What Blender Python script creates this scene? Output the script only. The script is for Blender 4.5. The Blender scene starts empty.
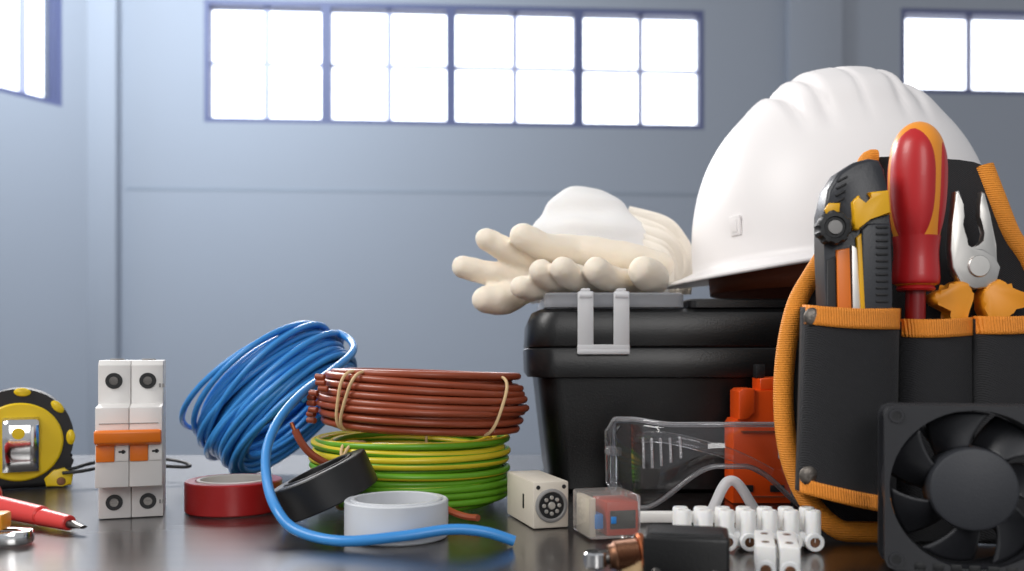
import bpy, bmesh, math, random
from mathutils import Vector, Matrix, noise

R = math.radians
PI = math.pi
rnd = random.Random(11)
sc = bpy.context.scene
C = sc.collection

# ------------------------------------------------------------------ camera, world, lights, exposure
F = 910.0                     # focal length in pixels of the 1024x571 frame
HC = 0.095                    # camera height above the table top
TZ = 0.75                     # table top
HY = 355.0                    # horizon row

cam_d = bpy.data.cameras.new('camera')
cam = bpy.data.objects.new('camera', cam_d)
C.objects.link(cam)
cam.location = (0, 0, TZ + HC)
cam.rotation_euler = (R(90), 0, 0)
cam_d.sensor_width = 36.0
cam_d.lens = 36.0 * F / 1024.0
cam_d.shift_y = (HY - 285.5) / 1024.0
cam_d.clip_start = 0.02
cam_d.clip_end = 200
cam_d.dof.use_dof = True
cam_d.dof.focus_distance = 0.535
cam_d.dof.aperture_fstop = 8.5
sc.camera = cam

world = bpy.data.worlds.new('overcast_sky')
sc.world = world
world.use_nodes = True
wb = world.node_tree.nodes['Background']
wb.inputs[0].default_value = (0.92, 0.95, 1.0, 1)
# overcast sky plus an added bright low band that whitens the far windows
wn = world.node_tree
w_tc = wn.nodes.new('ShaderNodeTexCoord')
w_sep = wn.nodes.new('ShaderNodeSeparateXYZ')
def w_range(src, lo, hi, a0, a1):
    m = wn.nodes.new('ShaderNodeMapRange')
    m.interpolation_type = 'SMOOTHSTEP'
    for key, v in (('From Min', lo), ('From Max', hi), ('To Min', a0), ('To Max', a1)):
        m.inputs[key].default_value = v
    wn.links.new(src, m.inputs['Value'])
    return m.outputs['Result']
wn.links.new(w_tc.outputs['Generated'], w_sep.inputs[0])
w_low = w_range(w_sep.outputs['Z'], 0.42, 0.52, 1.0, 0.0)
w_far = w_range(w_sep.outputs['Y'], 0.72, 0.82, 0.0, 1.0)
w_mul = wn.nodes.new('ShaderNodeMath')
w_mul.operation = 'MULTIPLY'
wn.links.new(w_low, w_mul.inputs[0])
wn.links.new(w_far, w_mul.inputs[1])
w_add = wn.nodes.new('ShaderNodeMath')
w_add.operation = 'MULTIPLY_ADD'
w_add.inputs[1].default_value = 3.6       # added low bright band
w_add.inputs[2].default_value = 0.42      # rest of the sky
wn.links.new(w_mul.outputs[0], w_add.inputs[0])
wn.links.new(w_add.outputs[0], wb.inputs[1])

def area(name, loc, target, size, power, color, size_y=None):
    d = bpy.data.lights.new(name, 'AREA')
    d.energy = power
    d.color = color
    d.size = size
    if size_y:
        d.shape = 'RECTANGLE'
        d.size_y = size_y
    o = bpy.data.objects.new(name, d)
    C.objects.link(o)
    o.location = loc
    o.rotation_euler = (Vector(target) - Vector(loc)).to_track_quat('-Z', 'Y').to_euler()
    return o

area('key_light_left', (-1.25, 0.0, 2.0), (0.05, 0.6, 0.82), 0.7, 20, (1.0, 0.98, 0.95))  # unseen softbox-style key from the upper left, not a fixture of the hall
area('sheen_light_back', (-1.35, 3.2, 2.42), (-0.05, 0.6, 0.78), 1.9, 75, (1.0, 0.97, 0.95), 0.5)  # added above the view for sheen on the table and bright rims
area('fill_light_front', (0.35, -1.7, 1.75), (0.08, 0.6, 0.85), 0.9, 15, (1.0, 0.98, 0.96))  # added soft fill that lifts the fronts of the objects
area('wall_light_corner', (-2.3, 4.6, 4.6), (-2.9, 7.4, 2.4), 1.2, 150, (0.78, 0.89, 1.0))  # added bluish light to brighten the left of the far wall

sc.view_settings.view_transform = 'Standard'
sc.view_settings.look = 'None'
sc.view_settings.gamma = 1.0
sc.view_settings.use_curve_mapping = False
sc.view_settings.exposure = 0.0

# ------------------------------------------------------------------ helpers
def W(px, py, D):
    """point at depth D metres in front of the lens that stands on the given row and column"""
    return Vector(((px - 512.0) / F * D, D, TZ + HC - (py - HY) / F * D))

def hexc(h):
    h = h.lstrip('#')
    out = []
    for i in (0, 2, 4):
        c = int(h[i:i + 2], 16) / 255.0
        out.append(c / 12.92 if c <= 0.04045 else ((c + 0.055) / 1.055) ** 2.4)
    return (out[0], out[1], out[2], 1.0)

def mat(name, color, rough=0.5, metal=0.0, bump=0.0, bscale=300.0, var=0.0, vscale=40.0, spec=0.5,
        coat=0.0, transmission=0.0, sss=0.0, emit=None, sheen=0.0):
    m = bpy.data.materials.new(name)
    m.use_nodes = True
    nt = m.node_tree
    b = nt.nodes['Principled BSDF']
    c = hexc(color) if isinstance(color, str) else (*color, 1.0)
    b.inputs['Base Color'].default_value = c
    b.inputs['Roughness'].default_value = rough
    b.inputs['Metallic'].default_value = metal
    b.inputs['Specular IOR Level'].default_value = spec
    b.inputs['Coat Weight'].default_value = coat
    b.inputs['Transmission Weight'].default_value = transmission
    b.inputs['Sheen Weight'].default_value = sheen
    if sss:
        b.inputs['Subsurface Weight'].default_value = sss
        b.inputs['Subsurface Radius'].default_value = (0.004, 0.003, 0.002)
        b.inputs['Subsurface Scale'].default_value = 1.0
    tc = nt.nodes.new('ShaderNodeTexCoord')
    if var > 0:
        n = nt.nodes.new('ShaderNodeTexNoise')
        n.inputs['Scale'].default_value = vscale
        n.inputs['Detail'].default_value = 4
        nt.links.new(tc.outputs['Object'], n.inputs['Vector'])
        mx = nt.nodes.new('ShaderNodeMix')
        mx.data_type = 'RGBA'
        mx.inputs['A'].default_value = tuple(min(1, x * (1 - var)) for x in c[:3]) + (1,)
        mx.inputs['B'].default_value = tuple(min(1, x * (1 + var)) for x in c[:3]) + (1,)
        nt.links.new(n.outputs['Fac'], mx.inputs['Factor'])
        nt.links.new(mx.outputs['Result'], b.inputs['Base Color'])
    if bump > 0:
        n2 = nt.nodes.new('ShaderNodeTexNoise')
        n2.inputs['Scale'].default_value = bscale
        n2.inputs['Detail'].default_value = 3
        nt.links.new(tc.outputs['Object'], n2.inputs['Vector'])
        bp = nt.nodes.new('ShaderNodeBump')
        bp.inputs['Strength'].default_value = bump
        bp.inputs['Distance'].default_value = 0.001
        nt.links.new(n2.outputs['Fac'], bp.inputs['Height'])
        nt.links.new(bp.outputs['Normal'], b.inputs['Normal'])
    return m

def clear_mat(name, tint, gloss_rough=0.05, milk=0.0, milk_col=(0.9, 0.9, 0.92), fres=1.35, base=0.0):
    """thin clear plastic or glass: see-through with a Fresnel reflection and a little milkiness"""
    m = bpy.data.materials.new(name)
    m.use_nodes = True
    nt = m.node_tree
    nt.nodes.clear()
    out = nt.nodes.new('ShaderNodeOutputMaterial')
    tr = nt.nodes.new('ShaderNodeBsdfTransparent')
    tr.inputs[0].default_value = (*tint, 1)
    gl = nt.nodes.new('ShaderNodeBsdfGlossy')
    gl.inputs['Roughness'].default_value = gloss_rough
    gl.inputs['Color'].default_value = (1, 1, 1, 1)
    fr = nt.nodes.new('ShaderNodeFresnel')
    fr.inputs['IOR'].default_value = fres
    mx = nt.nodes.new('ShaderNodeMixShader')
    src = fr.outputs[0]
    if base:
        ad = nt.nodes.new('ShaderNodeMath')
        ad.operation = 'ADD'
        ad.use_clamp = True
        ad.inputs[1].default_value = base
        nt.links.new(fr.outputs[0], ad.inputs[0])
        src = ad.outputs[0]
    nt.links.new(src, mx.inputs[0])
    nt.links.new(tr.outputs[0], mx.inputs[1])
    nt.links.new(gl.outputs[0], mx.inputs[2])
    last = mx
    if milk > 0:
        df = nt.nodes.new('ShaderNodeBsdfDiffuse')
        df.inputs[0].default_value = (*milk_col, 1)
        tl = nt.nodes.new('ShaderNodeBsdfTranslucent')
        tl.inputs[0].default_value = (*milk_col, 1)
        ma = nt.nodes.new('ShaderNodeMixShader')
        ma.inputs[0].default_value = 0.35
        nt.links.new(df.outputs[0], ma.inputs[1])
        nt.links.new(tl.outputs[0], ma.inputs[2])
        m2 = nt.nodes.new('ShaderNodeMixShader')
        m2.inputs[0].default_value = milk
        nt.links.new(mx.outputs[0], m2.inputs[1])
        nt.links.new(ma.outputs[0], m2.inputs[2])
        last = m2
    nt.links.new(last.outputs[0], out.inputs[0])
    return m

def weave_mat(name, color, rough, scale, strength, dark=0.6, axis='Z', sheen=0.0):
    """woven webbing: ribs across plus fibre noise, as bump and faint colour change of the yarn itself"""
    m = mat(name, color, rough, var=0.18, vscale=900, sheen=sheen)
    nt = m.node_tree
    b = nt.nodes['Principled BSDF']
    tc = nt.nodes['Texture Coordinate']
    w = nt.nodes.new('ShaderNodeTexWave')
    w.bands_direction = axis
    w.inputs['Scale'].default_value = scale
    w.inputs['Distortion'].default_value = 1.5
    nt.links.new(tc.outputs['Object'], w.inputs['Vector'])
    n = nt.nodes.new('ShaderNodeTexNoise')
    n.inputs['Scale'].default_value = scale * 5
    nt.links.new(tc.outputs['Object'], n.inputs['Vector'])
    ad = nt.nodes.new('ShaderNodeMath')
    ad.operation = 'ADD'
    nt.links.new(w.outputs['Fac'], ad.inputs[0])
    nt.links.new(n.outputs['Fac'], ad.inputs[1])
    bp = nt.nodes.new('ShaderNodeBump')
    bp.inputs['Strength'].default_value = strength
    bp.inputs['Distance'].default_value = 0.0006
    nt.links.new(ad.outputs[0], bp.inputs['Height'])
    nt.links.new(bp.outputs['Normal'], b.inputs['Normal'])
    return m

def obj(name, bm, material, parent=None, loc=(0, 0, 0), rot=(0, 0, 0), sharp=38, smooth=True, recalc=True):
    if recalc:
        bmesh.ops.recalc_face_normals(bm, faces=bm.faces[:])
    lim = R(sharp)
    for f in bm.faces:
        f.smooth = smooth
    for e in bm.edges:
        if len(e.link_faces) == 2:
            e.smooth = e.calc_face_angle(0.0) < lim
    me = bpy.data.meshes.new(name)
    bm.to_mesh(me)
    bm.free()
    for mm in (material if isinstance(material, (list, tuple)) else [material]):
        me.materials.append(mm)
    o = bpy.data.objects.new(name, me)
    C.objects.link(o)
    o.location = loc
    o.rotation_euler = rot
    if parent is not None:
        o.parent = parent
    return o

def tag(o, label, cat, group=None):
    o['label'] = label
    o['category'] = cat
    if group:
        o['group'] = group
    return o

def thing(name, label, cat, loc=(0, 0, 0), rot=(0, 0, 0), group=None):
    o = bpy.data.objects.new(name, None)
    o.empty_display_size = 0.02
    C.objects.link(o)
    o.location = loc
    o.rotation_euler = rot
    return tag(o, label, cat, group)

def struct(o):
    o['kind'] = 'structure'
    return o

def NB():
    return bmesh.new()

def rbox(bm, size, center=(0, 0, 0), bevel=0.0, seg=2, M=None):
    r = bmesh.ops.create_cube(bm, size=1.0)
    vs = r['verts']
    T = Matrix.Translation(center) @ Matrix.Diagonal((*size, 1))
    bmesh.ops.transform(bm, matrix=T, verts=vs)
    if bevel > 0:
        es = list({e for v in vs for e in v.link_edges})
        rr = bmesh.ops.bevel(bm, geom=es, offset=bevel, segments=seg, profile=0.5, affect='EDGES')
        vs = list({v for f in rr['faces'] for v in f.verts} | {v for v in vs if v.is_valid})
    if M is not None:
        bmesh.ops.transform(bm, matrix=M, verts=[v for v in vs if v.is_valid])
    return vs

def lathe(bm, prof, segs=32, M=None, matfn=None):
    """profile of (radius, height) pairs turned round z"""
    rings = []
    for r, z in prof:
        if r < 1e-7:
            rings.append([bm.verts.new((0, 0, z))])
        else:
            rings.append([bm.verts.new((r * math.cos(2 * PI * i / segs), r * math.sin(2 * PI * i / segs), z)) for i in range(segs)])
    for k in range(len(rings) - 1):
        a, b = rings[k], rings[k + 1]
        for i in range(segs):
            j = (i + 1) % segs
            if len(a) == 1 and len(b) == 1:
                continue
            if len(a) == 1:
                f = bm.faces.new((a[0], b[j], b[i]))
            elif len(b) == 1:
                f = bm.faces.new((a[i], a[j], b[0]))
            else:
                f = bm.faces.new((a[i], a[j], b[j], b[i]))
            if matfn:
                f.material_index = matfn(k, i)
    vs = [v for r in rings for v in r]
    if M is not None:
        bmesh.ops.transform(bm, matrix=M, verts=vs)
    return vs

def along(p0, p1):
    """matrix that puts local z on the line from p0 to p1, origin at p0"""
    p0, p1 = Vector(p0), Vector(p1)
    q = (p1 - p0).to_track_quat('Z', 'Y')
    return Matrix.Translation(p0) @ q.to_matrix().to_4x4()

def rod(bm, p0, p1, r, segs=20, r1=None, bev=None):
    L = (Vector(p1) - Vector(p0)).length
    r1 = r if r1 is None else r1
    b = bev if bev is not None else min(r, r1) * 0.15
    return lathe(bm, [(0, 0), (r - b, 0), (r, b), (r1, L - b), (r1 - b, L), (0, L)], segs, along(p0, p1))

def ring(bm, ri, ro, h, segs=64, bev=0.0006, M=None):
    prof = [(ri, bev), (ri + bev, 0), (ro - bev, 0), (ro, bev), (ro, h - bev), (ro - bev, h), (ri + bev, h), (ri, h - bev), (ri, bev)]
    return lathe(bm, prof, segs, M)

def tube(bm, pts, rad, segs=8, closed=False, matfn=None, twist=0.0, up=None, flat=1.0, cap=True):
    """sweep a (possibly flattened) circle along points; rad is one number or one per point"""
    pts = [Vector(p) for p in pts]
    n = len(pts)
    rads = rad if isinstance(rad, (list, tuple)) else [rad] * n
    tang = []
    for i in range(n):
        a = pts[(i - 1) % n] if (closed or i > 0) else pts[i]
        b = pts[(i + 1) % n] if (closed or i < n - 1) else pts[i]
        t = b - a
        tang.append(t.normalized() if t.length > 1e-9 else Vector((0, 0, 1)))
    nrm = None
    rings = []
    for i in range(n):
        t = tang[i]
        if up is not None:
            u = Vector(up)
            nn = (u - t * u.dot(t))
            if nn.length < 1e-5:
                nn = t.orthogonal()
            nn.normalize()
        else:
            if nrm is None:
                nn = t.orthogonal().normalized()
            else:
                nn = (nrm - t * nrm.dot(t))
                nn = nn.normalized() if nn.length > 1e-6 else t.orthogonal().normalized()
        nrm = nn
        bn = t.cross(nn)
        row = []
        for k in range(segs):
            a = 2 * PI * k / segs + twist * i
            row.append(bm.verts.new(pts[i] + nn * math.cos(a) * rads[i] * flat + bn * math.sin(a) * rads[i]))
        rings.append(row)
    m = n if closed else n - 1
    for i in range(m):
        A, B = rings[i], rings[(i + 1) % n]
        for k in range(segs):
            j = (k + 1) % segs
            f = bm.faces.new((A[k], A[j], B[j], B[k]))
            if matfn:
                f.material_index = matfn(i, k)
    if cap and not closed:
        bm.faces.new(rings[0][::-1])
        bm.faces.new(rings[-1])
    return rings

def spline(pts, per=8, closed=False):
    """Catmull-Rom through points of any dimension"""
    P = [Vector(p) for p in pts]
    n = len(P)
    out = []
    for i in range(n if closed else n - 1):
        if closed:
            p0, p1, p2, p3 = P[(i - 1) % n], P[i], P[(i + 1) % n], P[(i + 2) % n]
        else:
            p0, p1, p2, p3 = P[max(i - 1, 0)], P[i], P[i + 1], P[min(i + 2, n - 1)]
        for k in range(per):
            t = k / per
            out.append(0.5 * ((2 * p1) + (p2 - p0) * t + (2 * p0 - 5 * p1 + 4 * p2 - p3) * t * t + (3 * p1 - p0 - 3 * p2 + p3) * t ** 3))
    if not closed:
        out.append(P[-1])
    return out

def capsule(bm, pts, rads, per=6, segs=16):
    """a finger-like tube with round ends"""
    C4 = [Vector((*p, r)) for p, r in zip(pts, rads)]
    s = spline(C4, per)
    P = [Vector(q[:3]) for q in s]
    rr = [max(q[3], 1e-4) for q in s]
    d0 = (P[0] - P[1]).normalized()
    d1 = (P[-1] - P[-2]).normalized()
    pre, prr, post, por = [], [], [], []
    for k in range(5, 0, -1):
        a = k / 5 * PI / 2 * 0.985
        pre.append(P[0] + d0 * rr[0] * math.sin(a))
        prr.append(rr[0] * math.cos(a))
    for k in range(1, 6):
        a = k / 5 * PI / 2 * 0.985
        post.append(P[-1] + d1 * rr[-1] * math.sin(a))
        por.append(rr[-1] * math.cos(a))
    tube(bm, pre + P + post, prr + rr + por, segs)

def prism(bm, outline, y0, y1, bevel=0.0, seg=2, M=None):
    """polygon in the local x-z plane given depth from y0 to y1"""
    fr = [bm.verts.new((x, y0, z)) for x, z in outline]
    bk = [bm.verts.new((x, y1, z)) for x, z in outline]
    n = len(outline)
    fs = [bm.faces.new(fr), bm.faces.new(bk[::-1])]
    for i in range(n):
        j = (i + 1) % n
        fs.append(bm.faces.new((fr[j], fr[i], bk[i], bk[j])))
    vs = fr + bk
    if bevel > 0:
        es = list({e for f in fs[:2] for e in f.edges})
        rr = bmesh.ops.bevel(bm, geom=es, offset=bevel, segments=seg, profile=0.5, affect='EDGES', clamp_overlap=True)
        vs = list({v for f in rr['faces'] for v in f.verts} | {v for v in vs if v.is_valid})
    if M is not None:
        bmesh.ops.transform(bm, matrix=M, verts=[v for v in vs if v.is_valid])
    return vs

def rrect(sx, sy, r, n=6):
    out = []
    for cx, cy, a0 in ((sx - r, sy - r, 0), (-sx + r, sy - r, 90), (-sx + r, -sy + r, 180), (sx - r, -sy + r, 270)):
        for k in range(n + 1):
            a = R(a0 + 90 * k / n)
            out.append((cx + r * math.cos(a), cy + r * math.sin(a)))
    return out

def loft(bm, rings, cap0=True, cap1=True):
    vr = [[bm.verts.new(p) for p in r] for r in rings]
    n = len(vr[0])
    for A, B in zip(vr, vr[1:]):
        for i in range(n):
            j = (i + 1) % n
            bm.faces.new((A[i], A[j], B[j], B[i]))
    if cap0:
        bm.faces.new(vr[0][::-1])
    if cap1:
        bm.faces.new(vr[-1])
    return vr

def grid(bm, fn, nu, nv, closed_u=False):
    V = [[bm.verts.new(fn(i / nu, j / nv)) for i in range(nu if closed_u else nu + 1)] for j in range(nv + 1)]
    for j in range(nv):
        for i in range(nu):
            i2 = (i + 1) % nu if closed_u else i + 1
            bm.faces.new((V[j][i], V[j][i2], V[j + 1][i2], V[j + 1][i]))
    return V

def solidify(o, t, off=-1.0):
    m = o.modifiers.new('thickness', 'SOLIDIFY')
    m.thickness = t
    m.offset = off
    return o

def subsurf(o, n=1):
    m = o.modifiers.new('smooth', 'SUBSURF')
    m.levels = n
    m.render_levels = n
    return o

def sstep(a, b, x):
    t = max(0.0, min(1.0, (x - a) / (b - a)))
    return t * t * (3 - 2 * t)

# ------------------------------------------------------------------ materials
M_wall = mat('painted_wall', '#b0b5bf', 0.75, var=0.03, vscale=0.6, bump=0.1, bscale=8)
M_wallrail = mat('wall_rail_paint', '#a6adb8', 0.7)
M_floor = mat('concrete_floor', '#8a8a8a', 0.55, var=0.12, vscale=1.5, bump=0.2, bscale=20)
M_winframe = mat('window_frame_paint', '#686e94', 0.5)
M_mullion = mat('mullion_paint', '#c4c6e2', 0.5)
M_glass = clear_mat('window_glass', (0.97, 0.98, 1.0), 0.02, fres=1.3)
M_blackp = mat('black_plastic', '#0b0b0c', 0.36, bump=0.12, bscale=900)
M_blackp2 = mat('black_plastic_matte', '#17181a', 0.5, bump=0.15, bscale=1200)
M_fan = mat('fan_plastic', '#26272b', 0.42, bump=0.1, bscale=1500)
M_fanhub = mat('fan_hub_plastic', '#33353a', 0.5, bump=0.15, bscale=1500)
M_knife = mat('knife_body_plastic', '#2b2d33', 0.38, bump=0.1, bscale=900)
M_rubber = mat('black_rubber', '#1c1c1e', 0.55, bump=0.2, bscale=1500)
M_yellow = mat('yellow_plastic', '#f0cc14', 0.35)
M_yellow2 = mat('yellow_cutter_plastic', '#f2b50c', 0.35)
M_orange = mat('orange_plastic', '#ec7a1c', 0.35)
M_orangebox = mat('orange_relay_plastic', '#e8500e', 0.38, bump=0.1, bscale=700)
M_orangeh = mat('orange_handle_plastic', '#f6a024', 0.38)
M_white = mat('white_plastic', '#eceae6', 0.4)
M_breaker = mat('breaker_plastic', '#e2dfdc', 0.42, bump=0.05, bscale=900)
M_hat = mat('hard_hat_plastic', '#f1edec', 0.42)
M_hatband = mat('brown_headband', '#8a4426', 0.6, bump=0.2, bscale=700)
M_steel = mat('steel', '#d8d5d0', 0.4, metal=1.0, var=0.06, vscale=200)
M_steeld = mat('dark_steel', '#6e6b68', 0.32, metal=1.0)
M_chrome = mat('chrome', '#e6e6e6', 0.12, metal=1.0)
M_rivet = mat('rivet_metal', '#77716b', 0.42, metal=1.0, bump=0.3, bscale=700)
M_brass = mat('aged_brass', '#7a5844', 0.42, metal=1.0, var=0.2, vscale=300)
M_copper = mat('copper', '#c8764e', 0.3, metal=1.0)
M_blue = mat('blue_insulation', '#3a8ed6', 0.32)
M_brown = mat('brown_insulation', '#96472c', 0.34)
M_green = mat('green_insulation', '#66a422', 0.34)
M_yellowi = mat('yellow_insulation', '#d9c32a', 0.34)
M_tie = mat('paper_tie', '#d9b98a', 0.6)
M_redtape = mat('red_tape', '#a81f1f', 0.3)
M_blacktape = mat('black_tape', '#1d1d1e', 0.42)
M_whitetape = mat('white_tape', '#d4d7dc', 0.3)
M_core = mat('cardboard_core', '#d9d4cf', 0.6)
M_beige = mat('beige_plastic', '#d8cfc0', 0.45)
M_grey = mat('grey_plastic', '#8f8d8b', 0.45)
M_red = mat('red_plastic', '#c01e22', 0.36, coat=0.1)
M_redsleeve = mat('red_insulated_sleeve', '#d8403c', 0.32)
M_amber = mat('amber_handle', '#f59a2a', 0.36)
M_relayred = mat('relay_red', '#cf4a30', 0.4)
M_relayblue = mat('relay_blue', '#2f86d6', 0.4)
M_term = mat('nylon_terminal', '#efeeec', 0.35, sss=0.2)
M_clear = clear_mat('clear_lens', (0.955, 0.955, 0.965), 0.03, milk=0.014, fres=1.38, base=0.012)
M_clearrim = clear_mat('clear_rim', (0.85, 0.85, 0.87), 0.08, milk=0.22, fres=1.45, base=0.04)
M_relayclear = clear_mat('clear_relay_case', (0.97, 0.96, 0.94), 0.06, milk=0.2, milk_col=(0.93, 0.9, 0.85), fres=1.4)
M_latch = clear_mat('frosted_latch', (0.93, 0.93, 0.95), 0.2, milk=0.72, milk_col=(0.97, 0.97, 0.98), fres=1.4)
M_tray = clear_mat('smoky_lid_tray', (0.75, 0.76, 0.78), 0.15, milk=0.42, milk_col=(0.62, 0.62, 0.64), fres=1.45)
M_glove = mat('cotton_glove', '#f6ead8', 0.8, bump=0.25, bscale=900, sss=0.25)
M_mask = mat('mask_fleece', '#f2f0ee', 0.85, bump=0.2, bscale=700, sss=0.1)
M_strapm = mat('mask_elastic', '#f8f1e5', 0.75, bump=0.3, bscale=900)
M_fabric = weave_mat('pouch_fabric', '#1e1e21', 0.85, 420, 0.55, axis='DIAGONAL', sheen=0.06)
M_webbing = weave_mat('orange_webbing', '#ee942c', 0.65, 260, 0.6, axis='Z')
M_webbingx = weave_mat('orange_pocket_trim', '#f0902a', 0.65, 260, 0.8, axis='X')

def wood_mat():
    m = mat('dark_wood', '#251c19', 0.38, coat=1.0)
    nt = m.node_tree
    b = nt.nodes['Principled BSDF']
    b.inputs['Coat Roughness'].default_value = 0.19
    b.inputs['Coat IOR'].default_value = 1.52
    tc = nt.nodes['Texture Coordinate']
    mp = nt.nodes.new('ShaderNodeMapping')
    mp.inputs['Scale'].default_value = (1.2, 22, 1)
    nt.links.new(tc.outputs['Object'], mp.inputs['Vector'])
    n = nt.nodes.new('ShaderNodeTexNoise')
    n.inputs['Scale'].default_value = 5
    n.inputs['Detail'].default_value = 6
    nt.links.new(mp.outputs['Vector'], n.inputs['Vector'])
    cr = nt.nodes.new('ShaderNodeValToRGB')
    cr.color_ramp.elements[0].color = hexc('#150f0d')
    cr.color_ramp.elements[1].color = hexc('#291e19')
    cr.color_ramp.elements[0].position = 0.35
    cr.color_ramp.elements[1].position = 0.7
    nt.links.new(n.outputs['Fac'], cr.inputs['Fac'])
    nt.links.new(cr.outputs['Color'], b.inputs['Base Color'])
    bp = nt.nodes.new('ShaderNodeBump')
    bp.inputs['Strength'].default_value = 0.05
    bp.inputs['Distance'].default_value = 0.0006
    nt.links.new(n.outputs['Fac'], bp.inputs['Height'])
    nt.links.new(bp.outputs['Normal'], b.inputs['Normal'])
    return m
M_wood = wood_mat()
M_leg = mat('dark_wood_leg', '#221a17', 0.4, var=0.2, vscale=20)

# ------------------------------------------------------------------ the hall
bm = NB()
rbox(bm, (20, 18, 0.2), (0, 5, -0.1))
struct(obj('floor', bm, M_floor))

def wall_with_openings(name, xs, zs, skip, thick, M):
    """slab in local x-z split at xs, zs, leaving out the cells in skip; inner faces of the openings included"""
    bm = NB()
    nx, nz = len(xs) - 1, len(zs) - 1
    solid = lambda i, j: 0 <= i < nx and 0 <= j < nz and (i, j) not in skip
    vc = {}
    def v(i, j, b):
        if (i, j, b) not in vc:
            vc[(i, j, b)] = bm.verts.new((xs[i], thick if b else 0, zs[j]))
        return vc[(i, j, b)]
    for i in range(nx):
        for j in range(nz):
            if not solid(i, j):
                continue
            bm.faces.new((v(i, j, 0), v(i + 1, j, 0), v(i + 1, j + 1, 0), v(i, j + 1, 0)))
            bm.faces.new((v(i, j, 1), v(i, j + 1, 1), v(i + 1, j + 1, 1), v(i + 1, j, 1)))
            if not solid(i - 1, j):
                bm.faces.new((v(i, j, 0), v(i, j + 1, 0), v(i, j + 1, 1), v(i, j, 1)))
            if not solid(i + 1, j):
                bm.faces.new((v(i + 1, j, 0), v(i + 1, j, 1), v(i + 1, j + 1, 1), v(i + 1, j + 1, 0)))
            if not solid(i, j - 1):
                bm.faces.new((v(i, j, 0), v(i, j, 1), v(i + 1, j, 1), v(i + 1, j, 0)))
            if not solid(i, j + 1):
                bm.faces.new((v(i, j + 1, 0), v(i + 1, j + 1, 0), v(i + 1, j + 1, 1), v(i, j + 1, 1)))
    bmesh.ops.transform(bm, matrix=M, verts=bm.verts[:])
    return struct(obj(name, bm, M_wall, smooth=False))

WS = 0.625
WH = 5.0
# back wall: local x runs along it; it turns away slightly to the right
YAW = math.atan2(0.06, 1.0)
MB = Matrix.Translation((-4.05 * WS, 12.0 * WS, 0)) @ Matrix.Rotation(YAW, 4, 'Z')
def bx(px, extra=0.0):
    """local x on the back wall for a column"""
    k = (px - 512.0) / F
    c, s = math.cos(YAW), math.sin(YAW)
    return (k * 12.0 + 4.05) * WS / (c - k * s)
SILL = TZ + HC + 233 / F * 12.0 * WS
HEAD = TZ + HC + 356 / F * 12.0 * WS
x0, x1 = bx(204), bx(704)
y0r, y1r = bx(901), bx(1060)
SILLR = TZ + HC + (355 - 93) / F * (12 * WS + y0r * math.sin(YAW))
HEADR = TZ + HC + (355 - 8) / F * (12 * WS + y0r * math.sin(YAW))
xs = [bx(118) - 0.4, x0, x1, y0r, y1r, y1r + 7]
zs = [0, SILL, SILLR, HEADR, HEAD, WH]
if HEADR > HEAD:
    zs = [0, SILL, SILLR, HEAD, HEADR, WH]
skip = set()
for j in range(5):
    mid = (zs[j] + zs[j + 1]) / 2
    if SILL < mid < HEAD:
        skip.add((1, j))
    if SILLR < mid < HEADR:
        skip.add((3, j))
wall_with_openings('wall_back', xs, zs, skip, 0.25, MB)

def window(n, a, b, z0, z1, M, mulls=(0.5,), bars=(0.5,), fw=0.04):
    """frame with glazing bars and a pane in the opening from a to b"""
    w = bpy.data.objects.new('window_%d' % n, None)
    C.objects.link(w)
    w['kind'] = 'structure'
    w.matrix_world = M
    bm = NB()
    for c, s in ((((a + fw / 2), (z0 + z1) / 2), (fw, z1 - z0)), (((b - fw / 2), (z0 + z1) / 2), (fw, z1 - z0)),
                 (((a + b) / 2, z0 + fw / 2), (b - a - 2 * fw, fw)), (((a + b) / 2, z1 - fw / 2), (b - a - 2 * fw, fw))):
        rbox(bm, (s[0], 0.12, s[1]), (c[0], 0.06, c[1]))
    obj('window_frame', bm, M_winframe, w)
    bm = NB()
    for t in mulls:
        rbox(bm, (0.046, 0.03, z1 - z0 - 2 * fw), (a + (b - a) * t, 0.07, (z0 + z1) / 2))
    for t in bars:
        rbox(bm, (b - a - 2 * fw, 0.02, 0.032), ((a + b) / 2, 0.075, z0 + (z1 - z0) * t))
    obj('glazing_bar', bm, M_mullion, w)
    bm = NB()
    rbox(bm, (b - a - 2 * fw, 0.006, z1 - z0 - 2 * fw), ((a + b) / 2, 0.10, (z0 + z1) / 2))
    obj('pane', bm, M_glass, w)
    return w

cuts = [bx(p) for p in (204, 326, 451, 579, 704)]
for k in range(4):
    window(k + 1, cuts[k], cuts[k + 1], SILL, HEAD, MB, fw=0.04)
window(5, y0r, y1r, SILLR, HEADR, MB, mulls=(0.45,), bars=(), fw=0.04)

# left wall stands at an angle to the back wall
cx = MB @ Vector((bx(118), 0, 0))
LD = Vector((0.396, 0.64, 0)).normalized()
ang = math.atan2(LD.y, LD.x)
ML = Matrix.Translation((cx.x - LD.x * 6.0, cx.y - LD.y * 6.0, 0)) @ Matrix.Rotation(ang, 4, 'Z')
def lx(px):
    """local x on the left wall for a column"""
    k = (px - 512.0) / F
    o = ML.translation
    return (k * o.y - o.x) / (LD.x - k * LD.y)
l1 = lx(62)
l0 = l1 - 1.7
wall_with_openings('wall_left', [0, l0, l1, 6.0], [0, SILL, HEAD + 0.4, WH], {(1, 1)}, 0.25, ML)
window(6, l0, l1, SILL, HEAD + 0.4, ML, mulls=(0.48, 0.66, 0.84), bars=(), fw=0.04)

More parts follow.
